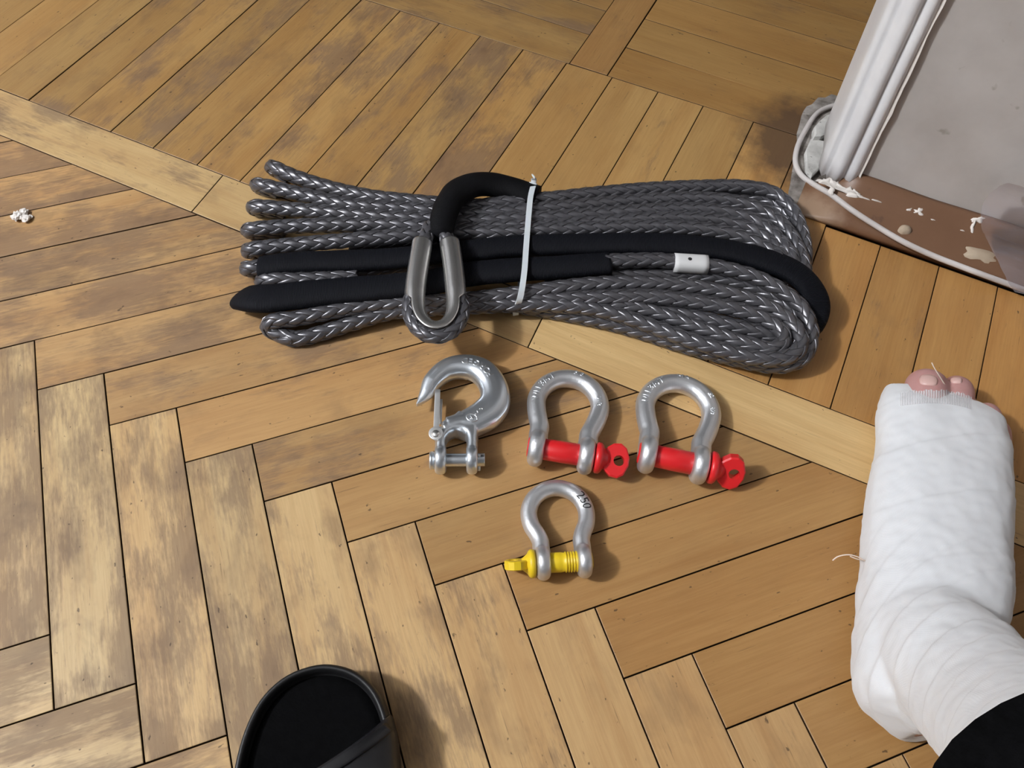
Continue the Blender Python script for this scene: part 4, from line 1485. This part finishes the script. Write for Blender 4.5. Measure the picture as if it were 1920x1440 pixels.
# toenails, seated on the skin
from mathutils.bvhtree import BVHTree
bb = bmesh.new(); bb.from_mesh(skin)
skin_tree = BVHTree.FromBMesh(bb); bb.free()
pl_ = parent_loc(person)
org = Vector(wp(*CS)) - pl_
for (px, py, r) in ((1741, 712, .125), (1793, 713, .08)):
    dv = (Vector(at(px, py, 0)) - pl_ - org).normalized()
    hit, nrm, _, _ = skin_tree.ray_cast(org, dv)
    ax_ = Vector(at(px, py - 30, .5)) - Vector(at(px, py, .5)); ax_ = (ax_ - nrm * ax_.dot(nrm)).normalized()
    sx = nrm.cross(ax_)
    V = []; k = 20
    for rr2, h in ((1.05, -.06), (1.0, .006), (.85, .022), (.4, .032)):
        for j in range(k):
            a = 2 * math.pi * j / k
            ca, sa = math.cos(a), math.sin(a)
            x = math.copysign(abs(ca) ** .75, ca) * r * rr2; y = math.copysign(abs(sa) ** .75, sa) * r * rr2
            V.append(np.array(hit + pl_ + (sx * x + ax_ * y + nrm * (h - 0.9 * x * x - .9 * y * y)) * W))
    Fc = [(i * k + j, i * k + (j + 1) % k, (i + 1) * k + (j + 1) % k, (i + 1) * k + j) for i in range(3) for j in range(k)] + [tuple(3 * k + j for j in range(k))]
    link('toenail', mesh_np('nail', V, Fc), M['nail'], person)

# bandage
bm_ = remesh(join([foot_loft(sect), leg_mesh(leg_pts)]), 0.0017, 22)
bm = bmesh.new(); bm.from_mesh(bm_)
bm.normal_update()
heel = np.array(wp(12.9, 1.6, .8))
for v in bm.verts:
    p = np.array(v.co); n = np.array(v.normal)
    g = (p / W) + np.array([S0, T0, 0])
    # wraps: across the foot near the toes, turning to figure-of-eight round the ankle
    f = min(1, max(0, (3.6 - g[1]) / 2.0))
    q1 = (g[1] * 1.0 - 0.55 * g[0] + 0.2 * g[2]) / 1.05 + .22 * math.sin(g[0] * 1.3)
    q2 = (g[1] * 0.60 - 0.85 * g[2] - 0.55 * g[0]) / 0.50 + 0.25 * math.sin(g[0] * 1.7)
    s1 = q1 - math.floor(q1); s2 = q2 - math.floor(q2)
    e = lambda s: s * s * (3 - 2 * s) if s < .94 else (1 - s) / .06
    d = (1 - f) * e(s1) * 0.015 + f * e(s2) * 0.020
    d += 0.018 * noise.noise(Vector(p * 55)) + 0.010 * noise.noise(Vector(p * 140))
    v.co = Vector(p + n * d * W)
    if v.co.z < 0.0006: v.co.z = 0.0006
bm.to_mesh(bm_); bm.free()
link('bandage', bm_, M['gauze'], person)
# thin frayed edge over the toes
V = []; Fc = []; uv = []
ka = 40
from mathutils.bvhtree import BVHTree
bb = bmesh.new(); bb.from_mesh(bm_); bb.from_mesh(skin)
tree = BVHTree.FromBMesh(bb); bb.free()
org = Vector(wp(*CS)) - parent_loc(person)
nr = 9
for ri in range(nr):
    f = ri / (nr - 1)
    for j in range(ka + 1):
        u_ = j / ka
        x_ = 1688 + (1822 - 1688) * u_
        y_ = 752 - 25 * f + 9 * (1 - u_) ** 2 + 16 * u_ ** 3 + (1.6 * math.sin(j * 2.1) + 1.2 * math.sin(j * .7)) * (f == 1)
        dv = (Vector(at(x_, y_, 0)) - parent_loc(person) - org).normalized()
        hit = tree.ray_cast(org, dv)[0]
        if hit is None or hit.z < .012: hit = Vector(V[-1]) - parent_loc(person) if V else org + dv * .6
        V.append(np.array(hit + parent_loc(person) - dv * 0.0006)); uv.append((f, u_))
for r in range(nr - 1):
    for j in range(ka):
        a = r * (ka + 1) + j
        Fc.append((a, a + 1, a + ka + 2, a + ka + 1))
link('frayed_edge', mesh_np('fray', V, Fc, uv), M['fray'], person)
for pts in ([(1622, 1052, .62), (1608, 1044, .70), (1590, 1040, .72), (1570, 1044, .66), (1561, 1051, .62)], [(1772, 722, .75), (1762, 706, .85), (1752, 690, .95), (1747, 680, 1.0)], [(1618, 1050, .6), (1606, 1048, .66), (1594, 1043, .70)]):
    P2, _ = resample([at(*p) for p in pts], 0.002)
    link('loose_thread', tube(P2, 0.0085 * W, 6), M['thread'], person)
# trouser leg
tr_pts = [lp(2034, 1484, 3.5, .90), lp(2054, 1510, 3.8, .94), lp(2090, 1550, 4.3, 1.0), lp(2160, 1640, 5.2, 1.1), lp(2270, 1780, 6.5, 1.25)]
P2, _ = resample([wp(a, b, c) for a, b, c, _ in tr_pts], 0.004)
rr = np.interp(np.linspace(0, 1, len(P2)), np.linspace(0, 1, len(tr_pts)), [p[3] for p in tr_pts])
T_, N_, B_ = frames(P2, up=(1, 0, 0), fixed=True)
V = []; Fc = []; k = 48
order = [(i, 1.0) for i in range(len(P2))]
rowsn = 0
for (i, f) in [(6, .94), (0, .95)] + order:
    for j in range(k):
        a = 2 * math.pi * j / k
        r = rr[i] * f * (1 + .03 * math.sin(3 * a + i * .25) + .02 * noise.noise(Vector((math.cos(a) * 2, math.sin(a) * 2, i * .2)))) * W
        V.append(P2[i] + (N_[i] * math.cos(a) + B_[i] * math.sin(a)) * r)
    rowsn += 1
for i in range(rowsn - 1):
    for j in range(k):
        Fc.append((i * k + j, i * k + (j + 1) % k, (i + 1) * k + (j + 1) % k, (i + 1) * k + j))
Fc.append(tuple((rowsn - 1) * k + j for j in range(k)))
link('trouser_leg', mesh_np('trouser', V, Fc), M['trousers'], person)

# ------------------------------------------------------------------ crumbs on the floor at the left
for ci, (px, py, r, lb) in enumerate([(36, 409, .105, 'largest white plaster crumb of the little heap on the dark plank'), (47, 401, .075, 'white plaster crumb at the far side of the little heap'), (51, 413, .08, 'white plaster crumb at the near side of the little heap'), (58, 408, .04, 'tiniest white plaster crumb beside the little heap')]):
    bm = bmesh.new()
    bmesh.ops.create_icosphere(bm, subdivisions=3, radius=r * W)
    c = at(px, py, 0)
    for v in bm.verts:
        k = 1 + .55 * noise.noise(Vector(v.co * 420 + Vector((ci * 7, 0, 0)))) + .3 * noise.noise(Vector(v.co * 1100))
        v.co = Vector((v.co.x * k, v.co.y * k, v.co.z * k * .5))
    zmin = min(v.co.z for v in bm.verts)
    bmesh.ops.translate(bm, verts=bm.verts[:], vec=Vector((c[0], c[1], -zmin)))
    me = bpy.data.meshes.new('crumb'); bm.to_mesh(me); bm.free()
    tag(link('plaster_crumb', me, M['flake'], smooth=False), lb, 'crumb', 'plaster crumbs on the dark plank')
print('planks', NP[0])
